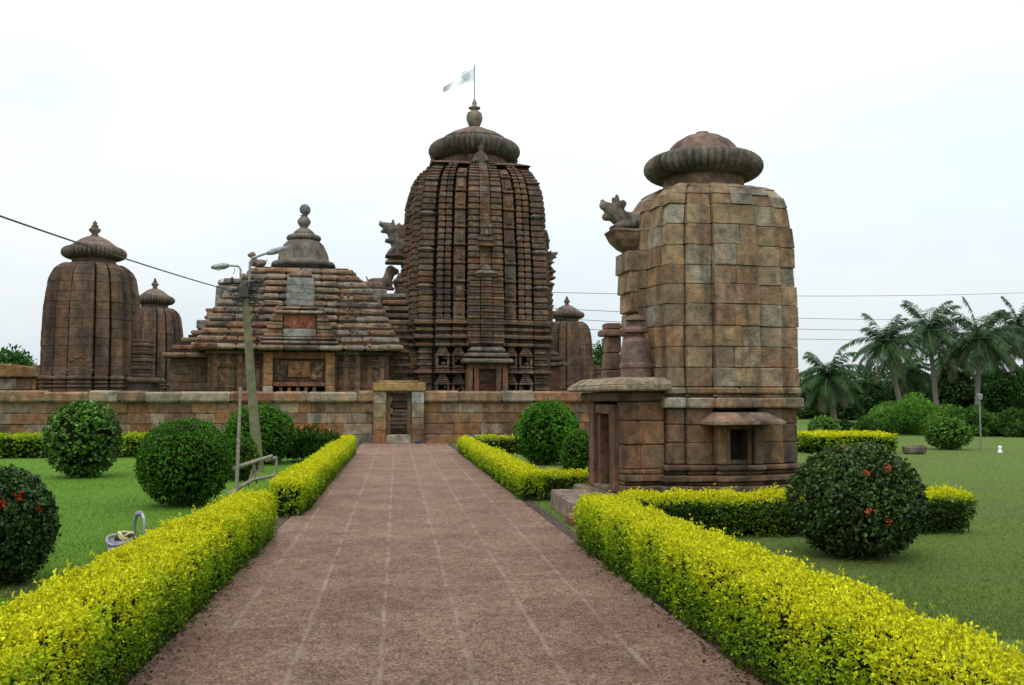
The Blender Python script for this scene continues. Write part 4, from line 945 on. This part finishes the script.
# ------------------------------------------------------------------ corner shrines
def corner_shrine(X, Y, label):
    S = empty('corner_shrine', (X, Y, 0), RZ, label, 'shrine', 'corner shrines of the temple compound'); S.scale = (.88, .88, 1)
    W = 1.74; cu = 1.26
    strips = [(-.52, .52, 2.18), (-1.18, -.60, 1.97), (.60, 1.18, 1.97)]
    b = MB(); zs = [0, .4, .7, 1.0, 1.35, 1.6, 1.85]
    spire(b, W+.05, cu, strips, zs, lambda z: 1, SHRP, .7, .04, .006, .84)
    for i in range(6):
        for k in range(4):
            for (u0, u1, d) in strips: b.hexa((u0, u1, 1.4, d+(.08 if i % 2 else 0)), (u0, u1, 1.4, d+(.08 if i % 2 else 0)), 1.87+i*.085, 1.945+i*.085, pick(SHRP), .02, k)
            e = .08*(i % 2); b.hexa((cu, W+e, cu, W+e), (cu, W+e, cu, W+e), 1.87+i*.085, 1.945+i*.085, pick(SHRP), .02, k)
    b.build('lower_wall', M['farsm'], S)
    b = MB()
    for k in range(4):
        for (u0, u1, d) in strips: course_blocks(b, u0-.03, u1+.03, 1.4, d+.1, 2.40, 2.62, 1, 1, k, SHRP, .8, .08, .008)
        b.hexa((cu-.03, W+.1, cu-.03, W+.1), (cu-.03, W+.1, cu-.03, W+.1), 2.40, 2.62, pick(SHRP), .08, k)
        # arched medallion on each face
        for a in np.linspace(0, math.pi, 9):
            u, z = .5*math.cos(a), 2.75+.55*math.sin(a); b.hexa((u-.08, u+.08, 1.9, 2.2), (u-.08, u+.08, 1.9, 2.2), z, z+.12, pick(SHRP), .03, k)
        b.hexa((-.42, .42, 1.9, 2.14), (-.25, .25, 1.9, 2.12), 2.65, 3.2, pick(SHRP), .04, k)
    b.build('band_moulding', M['farsm'], S)
    tab = [(2.6, 1.0), (4.6, .995), (5.6, .97), (6.3, .93), (6.9, .87), (7.2, .78), (7.38, .62)]
    zs = [2.62]
    while zs[-1] < 6.6: zs.append(zs[-1]+random.uniform(.32, .44))
    zs += [7.1, 7.26, 7.38]
    b = MB(); spire(b, W, cu, strips, zs, lambda z: interp(z, tab), SHRP, .6, .012, .008, .84, False, .012); b.build('spire', M['farsm'], S)
    b = MB(); b.lathe([(.7, 7.2), (1.1, 7.34), (1.0, 7.42), (1.0, 7.7), (1.1, 7.8)], 32, (.17, .11, .085)); b.build('neck', M['farsm'], S)
    b = MB(); amalaka(b, 1.50, 7.62, 8.18, 44, .6, (.17, .125, .1)); b.build('fluted_disc', M['farsm'], S, True)
    b = MB(); b.lathe([(1.22, 8.05), (1.12, 8.18), (.95, 8.28), (.92, 8.30), (.62, 8.5), (.34, 8.62), (.17, 8.66)], 32, (.21, .15, .12)); b.build('cap', M['farsm'], S, True)
    b = MB(); b.lathe([(.09, 8.6), (.2, 8.68), (.13, 8.75), (.27, 8.88), (.27, 8.96), (.13, 9.04), (.19, 9.09), (.09, 9.14), (.11, 9.22), (.01, 9.34)], 20, (.19, .14, .11)); b.build('pot_finial', M['farsm'], S, True)
    # low annex on the right flank
    b = MB(); b.box(2.0, 3.0, -1.2, 1.2, 0, 2.3, (.09, .06, .05)); stack(b, -1.2, 1.2, 1.9, 3.05, 0, 2.3, 10, 1, SHRP, .07, .03); stack(b, -1.3, 1.3, 1.9, 3.25, 2.32, 2.55, 1, 1, SHRP, 0, .07); stack(b, -.8, .8, 1.9, 2.8, 2.56, 4.2, 10, 1, SHRP, .06, .04)
    b.build('annex', M['farsm'], S)
    return S
c1 = corner_shrine(XX(93, 42.5, 300), 42.5, 'large rounded brown shrine tower at the far left of the temple compound')
k2 = .98
c2 = copy_tree(c1); c2.location = (XX(154, 63, 330), 63, 0); c2.scale = (.83, .83, 1.01); c2['label'] = 'smaller shrine tower between the large left shrine and the stepped hall'
c3 = copy_tree(c1); c3.location = (XX(567, 66, 330), 66, 0); c3.scale = (.83, .83, .96); c3['label'] = 'small brown shrine tower just right of the tall ribbed tower'
# small flat building at the far left
hb = empty('stone_hut', (XX(12, 44), 44, 0), R(4), 'low flat roofed stone hut behind the wall at the far left', 'hut')
hb.scale = (1, 1, 1.22)
b = MB()
for i in range(5):
    x = -2.5
    while x < .95:
        x2 = min(1.0, x+random.uniform(.4, .9)); 
        if not (i == 3 and x2 > .2 and x < .5): b.box(x, x2-.01, -.02, 3, i*.42, i*.42+.41, pick(WALLP), .03, .008)
        x = x2
b.box(-2.4, .9, .1, 2.9, 0, 2.05, (.05, .04, .035)); b.build('wall', M['wall'], hb)
b = MB(); x = -2.7
while x < 1.0: b.box(x, x+.9, -.2, 3.2, 2.12, 2.42+random.uniform(0, .2), pick(WALLP), .05, .01); x += .91
b.build('roof', M['wall'], hb)

# ------------------------------------------------------------------ hedges
hedge(-2.02, -1.47, 2.2, 11.3, .54, 'bright yellow clipped hedge running along the left path edge into the foreground', .92, 1.25, kx=.02)
hedge(-1.70, -1.22, 13.3, 28.5, .51, 'yellow hedge on the left of the path nearer the gateway', .85, 1.1, kx=.002)
hedge(2.03, 2.58, 2.4, 10.5, .55, 'bright yellow clipped hedge on the right path edge in the foreground', .92, 1.25, kx=-.020)
hedge(2.64, 6.95, 10.75, 11.45, .48, 'low hedge crossing in front of the near shrine, dark sided with yellow top', .12, 1.2, 1.15)
hedge(1.90, 2.30, 15.0, 29, .47, 'yellow hedge on the right path edge beyond the shrine steps', .9, 1.1, kx=-.007)
hedge(2.34, 4.2, 15.0, 15.55, .45, 'dark sided hedge with yellow top joining the right path hedge beside the shrine door', .2, 1.1, 1.1)
hedge(2.35, 6.2, 28.0, 28.6, .5, 'short dark green hedge in front of the wall beside the round shrub', .3, 1.0, .75)
hedge(-20, -8.7, 27.6, 28.4, .62, 'green hedge along the foot of the wall at the far left', .45, 1.0, .55)
hedge(-8.3, -6.9, 27.6, 28.4, .62, 'short green hedge stub between the loose shrub and the round shrub at left', .4, 1.0, .55)
hx = GP(806, 458); hedge(12.2, XX(898, 27.0), 27.0, 29.0, .58, 'far hedge with yellow top on the right lawn behind the shrine', .5, 1.0)

# ------------------------------------------------------------------ shrubs
RED = (.62, .045, .02)
shrub(0, 470, 580, 100, 8.8, 'dark shrub with red flowers cut off by the left picture edge', (.006, .016, .003), (.05, .115, .016), mat='gloss', dens=1.5, flowers=[(2, 504), (38, 508), (18, 497)], fcol=RED, lf=.04)
shrub(84, 401, 474, 68, 20.8, 'loose leafy green shrub in front of the wall, second from the left', (.010, .032, .004), (.10, .24, .02), lf=.085, rough=.10, mat='gloss')
shrub(185, 420, 503, 90, 15.0, 'large round clipped green shrub left of the timber barrier', (.008, .028, .003), (.085, .24, .014))
shrub(260, 406, 462, 68, 24.5, 'round clipped shrub behind the lamp pole', (.008, .028, .003), (.085, .24, .014))
shrub(240, 437, 484, 36, 19.5, 'small round green shrub directly behind the tall stick of the barrier', (.012, .035, .005), (.09, .22, .016))
shrub(547, 402, 459, 63, 23.5, 'round bright green clipped shrub right of the gateway', (.010, .034, .003), (.09, .28, .014))
shrub(578, 430, 474, 33, 18.6, 'small round shrub half hidden beside the shrine door', (.010, .03, .004), (.08, .21, .014))
shrub(856, 446, 570, 124, 9.35, 'large dark glossy round shrub with red flowers on the right lawn', (.007, .018, .003), (.075, .135, .022), mat='gloss', dens=1.5, lf=.045, flowers=[(866, 474), (887, 469), (868, 510), (888, 521), (843, 450)], fcol=(.6, .10, .03))
patch(XX(2, 8.8), 8.6, .7, .4)
shrub(948, 418, 457, 41, 29, 'round clipped shrub standing alone on the far right lawn', (.03, .08, .01), (.13, .27, .035), rough=.03)
shrub(824, 417, 437, 28, 36, 'small distant round shrub behind the far yellow hedge', (.03, .08, .01), (.13, .27, .035), rough=.03)
# spiky plant with orange leaves on the left
def spiky(px, py0, py1, wpx, Y):
    X = XX(px, Y); zt = ZZ(py0, Y); root = empty('flowering_shrub', (X, Y, 0), 0, 'spiky dark shrub with orange tips left of the gateway', 'shrub')
    w = wpx/2/FPX*Y; n = 5200; a = rng.uniform(0, 6.28, n); r_ = np.sqrt(rng.uniform(0, 1, n))*w; z = rng.uniform(.1, 1, n)*zt*(1-.35*(r_/w)**2)
    P = np.c_[r_*np.cos(a), r_*np.sin(a), z]; Nn = nrm(np.c_[np.cos(a)*.4, np.sin(a)*.4, np.ones(n)])
    col = mixc((.015, .05, .01), (.06, .15, .02), rng.uniform(0, 1, n))
    leaves('foliage', P, Nn, .22, col, M['leaf'], root, .22, .45, .4, .4)
    m_ = 160; a = rng.uniform(0, 6.28, m_); r_ = rng.uniform(.2, .9, m_)*w
    P = np.c_[r_*np.cos(a), r_*np.sin(a), zt*(1-.3*(r_/w)**2)*rng.uniform(.92, 1.12, m_)]
    leaves('flower_cluster', P, np.tile([[0, 0, 1.]], (m_, 1)), .13, np.array([(.5, .16, .05)]*m_)*rng.uniform(.6, 1.3, (m_, 1)), M['leaf'], root, .4, .5, .4, .4)
    tb = MB()
    for i in range(7): tb.tube([(.1*math.cos(i), .1*math.sin(i), 0), (.5*w*math.cos(i), .5*w*math.sin(i), zt*.7)], .015, (.1, .08, .05), 5)
    tb.build('stems', M['bark'], root)
spiky(313, 428, 466, 50, 25.5)

# ------------------------------------------------------------------ lamp pole and wires
pb = GP(259, 472); ptop = PT(244, 283, pb.y)
lp = empty('street_lamp', (pb.x, pb.y, 0), 0, 'leaning mossy concrete lamp pole with two lamps and tangled wires', 'street lamp')
def loc(px, py, dy=0): v = PT(px, py, pb.y+dy); return v-lp.location
a = MB(); a.tube([(0, 0, -.05), loc(256, 440), loc(251, 380), loc(247, 320), loc(244, 281)], [.125, .115, .10, .085, .075], n=10, jit=.03); a.build('pole', M['pole'], lp)
a = MB(); a.tube([loc(241, 290), loc(240.5, 269), loc(238, 266), loc(229, 265.5)], .025); ar = a.build('lamp_arm', M['metal'], lp)
def lamp(p0, p1, parent):
    a = MB(); p0, p1 = Vector(p0), Vector(p1); d = (p1-p0)
    a.tube([p0, p0+d*.12, p0+d*.3, p0+d*.8, p1], [.035, .055, .075, .06, .025], n=10); o = a.build('lamp_head', M['metal'], parent, True)
    g_ = MB(); g_.tube([p0+d*.32+Vector((0, 0, -.03)), p0+d*.55+Vector((0, 0, -.045)), p0+d*.85+Vector((0, 0, -.025))], [.03, .045, .025], n=8); g_.build('lamp_glass', M['glass'], o, True)
lamp(loc(229, 265.5), loc(211, 267.5), ar)
a = MB(); a.tube([loc(249, 290), loc(250, 262), loc(253, 258), loc(267, 253)], .028); ar2 = a.build('lamp_arm', M['metal'], lp)
lamp(loc(267, 253.5), loc(287, 247.5, .3), ar2)
a = MB(); a.tube([loc(223, 283), loc(262, 281.5)], .035, n=4); a.tube([loc(232, 290, .1), loc(258, 290, -.1)], .03, n=4); a.build('crossarm', M['black'], lp)
for px in (222, 232, 256, 262):
    a = MB(); q = loc(px, 282); a.lathe([(.02, -.05), (.05, -.03), (.03, 0), (.05, .03), (.03, .06), (.01, .09)], 10, c=(q.x, q.y)); 
    a.v = [(x, y, z+q.z+.03) for x, y, z in a.v]; a.build('insulator', M['white'] if px == 222 else M['black'], lp, True)
a = MB()
for i in range(34):
    c0 = loc(random.uniform(236, 256), random.uniform(284, 301), random.uniform(-.1, .1)); pts = [c0+Vector((random.uniform(-.22, .22), random.uniform(-.15, .15), random.uniform(-.15, .12))) for _ in range(5)]
    a.tube(pts, .009, n=4)
for (x0, y0, y1) in ((238, 300, 328), (242, 302, 318), (236, 296, 320), (234, 268, 274)): a.tube([loc(x0, y0, -.1), loc(x0+.7, (y0+y1)/2, -.12), loc(x0-1, y1, -.1)], .008, n=4)
a.build('wire_tangle', M['wire'], lp)
a = MB(); q = loc(244, 292, -.12); a.box(q.x-.1, q.x+.1, q.y-.06, q.y+.06, q.z-.12, q.z+.12, (.1, .1, .1), .01); a.build('junction_box', M['black'], lp)
def wire(P0, P1, sag, r, label, grp='overhead power lines'):
    P0, P1 = Vector(P0), Vector(P1); a = MB(); n = 40
    a.tube([tuple((P1-P0)*(i/n)+Vector((0, 0, -sag*4*(i/n)*(1-i/n)))) for i in range(n+1)], r, n=5)
    o = a.build('power_line', M['wire'], None, False, P0); tag(o, label, 'power line', grp)
wire(PT(236, 292, pb.y), PT(-90, 184, 9.5), .05, .012, 'thick dark cable rising from the lamp pole to the upper left corner')
for i, (y0, yr, s_, lab) in enumerate(((283, 291, .35, 'topmost thin overhead wire right of the near shrine'), (289, 316, .5, 'second thin overhead wire from the top, crossing towards the palms'), (295, 323, .65, 'third thin overhead wire from the top, crossing towards the palms'), (300, 329, .8, 'lowest thin overhead wire crossing the palm tops'))):
    wire(PT(250, y0, pb.y), PT(1120, yr-3, 44), s_, .008, lab)

# ------------------------------------------------------------------ timber barrier
bb = GP(250, 490)
tb = empty('timber_barrier', (bb.x, bb.y, 0), 0, 'rough timber barrier with one tall stick standing on the left lawn', 'barrier')
def tl(px, py, dy=0): return PT(px, py, bb.y+dy)-tb.location
def stick(name, pts, r0, r1):
    a = MB(); n = len(pts); a.tube(pts, [r0+(r1-r0)*i/(n-1) for i in range(n)], n=7, jit=.12); a.build(name, M['twig'], tb)
stick('post', [tl(236.5, 493, -.5), tl(238.5, 440, -.45), tl(240.5, 387, -.4)], .035, .025)
stick('rail', [tl(229, 470, -.5), tl(250, 463, -.3), tl(272, 456, 0)], .04, .03)
stick('rail', [tl(228, 494, -.6), tl(252, 480, -.3), tl(276, 475, 0)], .035, .025)
stick('post', [tl(276, 480, 0), tl(276.5, 456, 0)], .025, .02)
stick('brace', [tl(248, 486, -.3), tl(255, 462, -.2)], .022, .018); stick('brace', [tl(257, 484, -.2), tl(254, 463, -.2)], .02, .018)
stick('rail', [tl(266, 460, .1), tl(277, 458, 0)], .045, .03)

# ------------------------------------------------------------------ bag on the lawn
bx = PT(128, 560, 9.3)
bg_ = empty('trolley_bag', (bx.x, 9.3, 0), R(-20), 'grey cloth bag with lilac rim and steel loop handle on the left lawn', 'bag'); bg_.scale = (.86, .86, .92)
a = MB(); a.lathe([(.16, 0), (.19, .02), (.20, .12), (.17, .24), (.145, .33), (.12, .30), (.1, .1)], 20, flute=.08, nf=9)
a.v = [(x*1.0-.02-.2*z, y*.8, z) for x, y, z in a.v]; a.build('cloth_body', M['bag'], bg_, True)
a = MB(); pts = [(-.09+.155*math.cos(t), .125*math.sin(t), .335+.02*math.cos(2*t)+.03*math.sin(t)) for t in np.linspace(0, 2*math.pi, 20)]; a.tube(pts, .014, n=8, jit=.1); a.build('rim', M['bagrim'], bg_, True)
a = MB()
for i in range(9):
    t0 = random.uniform(0, 6.28); pts = [(-.03+.09*math.cos(t0+q)*random.uniform(.7, 1.1), .07*math.sin(t0+q), .37+.035*math.sin(q*2+i)) for q in np.linspace(0, 2.6, 6)]; a.tube(pts, .011, n=6)
a.build('coiled_straps', M['cream'], bg_, True)
blob('dark_bundle', [((-.12, 0, .34), .05, (.02, 0, .36), .05), ((.0, 0, .35), .05, (.08, .02, .33), .04)], M['black'], bg_, .014, (.04, .03, .03))
a = MB(); a.tube([(.03, .04, .05), (.04, .04, .45), (.06, .03, .55), (.10, .02, .59), (.16, .0, .59), (.19, -.01, .54), (.20, -.02, .40), (.19, -.03, .05)], .018, n=8); a.build('handle', M['steel'], bg_, True)
a = MB(); a.tube([(.07, .028, .572), (.10, .02, .595), (.15, .003, .597)], .026, n=8); a.build('grip', M['bagrim'], bg_, True)

# ------------------------------------------------------------------ far right: trees, palms, small things
def tree(X, Y, H, Wd, label, c_lo, c_hi, lf, n=9000, trunk_h=.3, name='broadleaf_tree', group='trees beyond the lawn', clumps=34, low=.15, cs=1.0):
    S = empty(name, (X, Y, 0), random.uniform(0, 6), label, 'tree', group)
    cen = []
    for i in range(clumps):
        d = np.array([random.gauss(0, 1), random.gauss(0, 1), random.gauss(0, 1)]); d /= np.linalg.norm(d); r_ = random.uniform(.35, 1)**.5
        zc = H*(low+(1-low)*.5); c_ = np.array([d[0]*Wd/2*r_*.8, d[1]*Wd/2*r_*.8, zc+d[2]*H*(1-low)/2*r_*.82]); cen.append((c_, random.uniform(.15, .27)*min(Wd, H)*.8*cs))
    P = []; Nn = []; cc = []
    for (c_, r_) in cen:
        m = n//clumps; d = nrm(rng.normal(size=(m, 3))); rr = r_*(1-rng.uniform(0, 1, (m, 1))**2*.5)
        P.append(c_+d*rr*np.array([1, 1, .8])); Nn.append(d); k = np.clip(random.uniform(.2, .8)+rng.normal(size=m)*.2, 0, 1); cc.append(mixc(c_lo, c_hi, k))
    P = np.vstack(P); P[:, 2] = np.maximum(P[:, 2], .05); Nn = np.vstack(Nn); cc = np.vstack(cc)*rng.uniform(.7, 1.3, (len(P), 1))
    leaves('crown', P, Nn, lf*rng.uniform(.7, 1.3, len(P)), cc, M['leaf'], S, .55, .8, .1, .3)
    t_ = MB(); r0 = H*.035; t_.tube([(0, 0, -.1), (.1, 0, H*trunk_h), (0, .1, H*.6)], [r0*1.3, r0, r0*.5], n=8, jit=.05)
    for (c_, r_) in cen[:10]: t_.tube([(.05, .03, H*trunk_h*.9), tuple(c_*.5+np.array([0, 0, H*.25])), tuple(c_)], [r0*.5, r0*.3, r0*.12], n=5)
    t_.build('trunk', M['bark'], S); return S
TG = ((.02, .052, .015), (.08, .16, .04))
TL = [(802, 376, 60, 60, 60, 'dark tree just right of the near shrine wall, left of the leftmost palm'), (866, 372, 58, 46, 58, 'dark tree hiding the distant house, between the first two palms'), (815, 388, 60, 52, 64, 'dark tree behind the small distant round shrub'), (843, 384, 58, 40, 55, 'dark bushy tree left of the first leaning palm'), (880, 375, 62, 62, 60, 'broad dark tree under the crown of the second palm'),
      (908, 368, 58, 56, 62, 'dark tree below the tallest palm crown, left side'), (948, 363, 60, 66, 60, 'broad dark tree between the tallest palm and its right neighbour'), (990, 372, 56, 54, 58, 'dark tree behind the thin lamp post'), (1012, 360, 60, 70, 54, 'large green tree at the right picture edge'), (1060, 352, 60, 90, 58, 'tall green tree just past the right edge')]
for (px, py, _, wp, Y, lab) in TL:
    Y += 17; py += 6; X = XX(px, Y); tree(X, Y, ZZ(py, Y, px), wp/FPX*Y*1.15, lab, *( TG if px < 1000 else ((.02, .06, .012), (.055, .13, .025))), .30, 11000, low=-.05, cs=1.15)
for i in range(10):     # further row closing the horizon
    X = 24+i*11+random.uniform(-3, 3); Y = 104+random.uniform(-4, 6); tree(X, Y, 5.2+random.uniform(-.8, 1.0), 13, ('distant dark tree in the far row behind the palms'), *TG, .45, 3500, low=.0, group='far tree row')
# left distant trees and one beside the right shrine
tree(XX(-6, 70), 70, ZZ(342, 70), 5.0, 'green tree rising behind the stone hut at the left edge', (.02, .06, .01), (.06, .17, .02), .3, 6000)
tree(XX(28, 74), 74, ZZ(366, 74), 5.0, 'low green tree between the stone hut and the left shrine', (.03, .07, .015), (.07, .16, .03), .3, 5000, low=.05)
tree(XX(600, 95), 95, ZZ(338, 95), 5.5, 'green tree seen in the gap beside the near shrine', (.03, .07, .015), (.07, .16, .03), .35, 5000, low=.05)
# lawn-edge shrubs
def mass(px, py, wp, Y, lab, lo_, hi_, lf=.13, n=11000, name='spreading_shrub'):
    X = XX(px, Y); return tree(X, Y, ZZ(py, Y, px), wp/FPX*Y*1.05, lab, lo_, hi_, lf, n, .2, name, 'shrubs along the lawn edge', 34, -.25, 1.55)
mass(918, 395, 108, 42, 'tall bright green spreading bush at the edge of the right lawn', (.05, .13, .012), (.14, .30, .035), n=18000)
mass(872, 417, 52, 41, 'low mid green bush left of the bright spreading bush', (.035, .09, .014), (.09, .20, .03))
mass(898, 413, 40, 44, 'green bush rising left behind the bright spreading bush', (.04, .11, .014), (.12, .26, .03))
mass(972, 408, 62, 40, 'dark green bush behind the lone round shrub', (.03, .08, .012), (.08, .18, .025))
mass(1012, 409, 60, 39, 'dense dark green bush at the far right lawn edge', (.024, .068, .012), (.07, .15, .022))
mass(842, 421, 40, 46, 'low dark bush beyond the far yellow hedge', (.02, .05, .01), (.05, .11, .02))
mass(1060, 405, 70, 38, 'dark bush just past the right picture edge', (.018, .055, .01), (.05, .12, .02))
def palm(px, py, Y, lab, lean=0, size=3.3, seed=0, basepx=None):
    rr = random.Random(seed); X = XX(px, Y, py); zt = ZZ(py, Y, px); Xb = XX(basepx if basepx else px, Y)
    S = empty('palm_tree', (Xb, Y, 0), 0, lab, 'palm tree', 'coconut palms beyond the lawn')
    top = Vector((X-Xb, 0, zt)); mid = Vector(((X-Xb)*.35, .2, zt*.5))
    t_ = MB(); pts = []; rad = []
    for i in range(22):
        f = i/21; pts.append((1-f)**2*Vector((0, 0, -.1))+2*f*(1-f)*mid+f*f*top); rad.append((.21-.07*f)*(1.0 if i % 2 else 1.07))
    t_.tube(pts, rad, n=9); t_.build('trunk', M['palmbark'], S)
    V = []; F = []; Cc = []; nfr = 34
    for k in range(nfr):
        az_ = k*2.39996+rr.uniform(-.2, .2); el = R(80-108*(k/nfr)**.85)+rr.uniform(-.12, .12); Lr = size*rr.uniform(.85, 1.12)
        h = Vector((math.cos(az_), math.sin(az_), 0)); p = top.copy(); d = h*math.cos(el)+Vector((0, 0, math.sin(el)))
        sd_ = h.cross(Vector((0, 0, 1))); nseg = 16; st_ = Lr/nseg; base = vary((.036, .085, .026) if k < 29 else (.10, .10, .045), .25)
        prev = p.copy()
        for i in range(nseg):
            f = i/nseg; d = (d+Vector((0, 0, -.085-.05*f))+Vector((.015, 0, 0))).normalized(); q = prev+d*st_
            b0 = len(V); wv = .035*(1-f)+.01; V += [prev-sd_*wv, prev+sd_*wv, q+sd_*wv, q-sd_*wv]; F.append((b0, b0+1, b0+2, b0+3)); Cc.append((.12, .13, .05))
            ll = (.95*math.sin(math.pi*min(1, (f+.12)*.9))**.6+.12)*size/3.3*.85
            for m_ in range(4):
                pp = prev+(q-prev)*(m_/4)
                for s_ in (-1, 1):
                    ld = (sd_*s_*.75+d*.55+Vector((0, 0, -.5+rr.uniform(-.45, .35)))).normalized(); wd_ = d*.034
                    tip = pp+ld*ll*rr.uniform(.8, 1.1)+Vector((0, 0, -.1)); b0 = len(V); mm = pp+ld*ll*.5
                    V += [pp-wd_*.6, mm-wd_, tip, mm+wd_]; F.append((b0, b0+1, b0+2, b0+3)); Cc.append(vary(base, .2))
            prev = q
    mb = MB(); mb.v = V; mb.f = F; mb.c = Cc; mb.build('fronds', M['palm'], S)
    nb = MB()
    for i in range(8): a_ = i*.8; nb.lathe([(.02, -.14), (.11, -.08), (.13, 0), (.09, .1), (.01, .13)], 8, (.1, .12, .04), c=(top.x+.25*math.cos(a_), top.y+.25*math.sin(a_))); 
    nb.v = [(x, y, z+top.z-.35) for x, y, z in nb.v]; nb.build('coconuts', M['palm'], S, True)
    return S
palm(829, 378, 62, 'leftmost coconut palm, shortest, next to the near shrine', seed=1, size=2.7, basepx=834)
palm(886, 345, 66, 'second coconut palm from the left with a leaning trunk', seed=2, size=3.1, basepx=903)
palm(929, 330, 68, 'tallest coconut palm with its bare trunk showing, middle of the row', seed=3, size=3.3, basepx=937)
palm(981, 338, 66, 'fourth coconut palm from the left, behind the thin lamp post', seed=4, size=3.5, basepx=976)
palm(1022, 328, 70, 'coconut palm crown cut by the right picture edge', seed=5, size=3.4, basepx=1030)
palm(905, 372, 72, 'small low palm half hidden between two taller palms', seed=6, size=2.2)
palm(952, 358, 76, 'low palm between the tallest palm and the fourth palm', seed=7, size=2.5)
palm(995, 352, 74, 'low palm behind the fourth palm crown', seed=8, size=2.8)
# thin post, white marker, grey block, distant house
q = GP(981, 450); pl = empty('thin_post', (q.x, q.y, 0), 0, 'thin pale post with a small box on top on the far lawn', 'post')
a = MB(); a.tube([(0, 0, 0), (0, 0, ZZ(398, q.y, 981))], .025, n=6); a.build('post', M['metal'], pl)
a = MB(); zz = ZZ(400, q.y, 981); a.box(-.07, .07, -.06, .06, zz, zz+.2, (.3, .3, .3), .02); a.build('box', M['metal'], pl)
q = GP(1000, 453); mk = empty('white_marker', (q.x, q.y, 0), 0, 'tiny white marker stone at the right end of the lawn', 'marker')
a = MB(); a.lathe([(.07, 0), (.08, .03), (.05, .06), (.045, .14), (.06, .17), (.04, .21), (.01, .22)], 12); a.build('marker', M['white'], mk, True)
q = GP(915, 454); b = MB(); b.box(-.27, .27, -.2, .2, 0, .25, (.16, .13, .11), .05, .03); o = b.build('stone_block', M['near'], None, False, (q.x, q.y, 0)); tag(o, 'low brown stone block lying on the lawn before the bright bush', 'stone')
hs = empty('distant_house', (XX(858, 90), 90, 0), .2, 'pinkish house glimpsed between the palm trunks', 'house')
a = MB(); a.box(-2.6, 2.6, -2, 2, 0, 3.4, (.5, .4, .35), .02); a.build('wall', M['house'], hs)
a = MB(); a.box(-3, 3, -2.4, 2.4, 3.4, 3.65, (.5, .4, .35), .02); a.build('roof', M['lampgrey'], hs)
for x in (-1.6, 0, 1.6): a = MB(); a.box(x-.45, x+.45, -2.05, -1.98, 1.2, 2.5, (.1, .1, .1)); a.build('window', M['black'], hs)

# ------------------------------------------------------------------ grass blades
def grass(n, xr, yr, c0, c1, hgt=.035):
    t = rng.uniform(0, 1, n); Y = 1/(1/yr[0]+(1/yr[1]-1/yr[0])*t); X = xr[0](Y)+(xr[1](Y)-xr[0](Y))*rng.uniform(0, 1, n)
    keep = np.ones(n, bool)
    for (x0, x1, y0, y1) in ((-1.75, 2.15, -10, 40), (-2.1, 2.7, -10, 11.3), (1.9, 2.45, 15, 29), (-1.8, 0, 13.3, 28.5), (2.7, 7.3, 10.9, 11.8), (2.8, 6.6, 12.4, 16.8), (PXC-.35, PXC+.35, 9.1, 9.6)): keep &= ~((X > x0) & (X < x1) & (Y > y0) & (Y < y1))
    X, Y = X[keep], Y[keep]; n = len(X); P = np.c_[X, Y, np.zeros(n)]
    k = np.clip(.5+wob(P, 1.3, 2)*.35+wob(P, 6, 7)*.2+rng.normal(size=n)*.25, 0, 1)
    col = mixc(c0, c1, k)*rng.uniform(.7, 1.3, (n, 1)); sz = hgt*(1+Y/26)*rng.uniform(.6, 1.4, n)
    return P, col, sz
PXC = XX(856, 9.35)
P1, C1, S1 = grass(150000, (lambda y: -.62*y-1, lambda y: -1.6+0*y), (6.2, 34), (.08, .16, .012), (.19, .31, .035), .020)
P2, C2, S2 = grass(150000, (lambda y: 2.1+0*y, lambda y: .75*y+1), (6.0, 36), (.075, .12, .018), (.19, .25, .055), .016)
P = np.vstack([P1, P2]); leaves('grass', P, np.tile([[0, 0, 1.]], (len(P), 1)), np.r_[S1, S2], np.vstack([C1, C2]), M['leaf'], None, .22, .45, .2, .5)
bpy.data.objects['grass']['kind'] = 'stuff'
bpy.data.objects['grass']['label'] = 'short green lawn grass'
# fallen leaves along the path edges
n = 2600; xs = np.where(rng.uniform(0, 1, n) < .5, rng.normal(-1.5, .09, n), rng.normal(2.05, .10, n)); ys = 1/(rng.uniform(1/34, 1/4, n)); P = np.c_[xs, ys, np.full(n, .026)]
lo = leaves('leaf_litter', P, np.tile([[0, 0, 1.]], (n, 1)), rng.uniform(.015, .04, n), np.array([(.12, .07, .035)])*rng.uniform(.4, 1.6, (n, 1)), M['leaf'], None, .6, 2.5, 0, .1)
lo['kind'] = 'stuff'; lo['label'] = 'brown fallen leaves along the path edges'
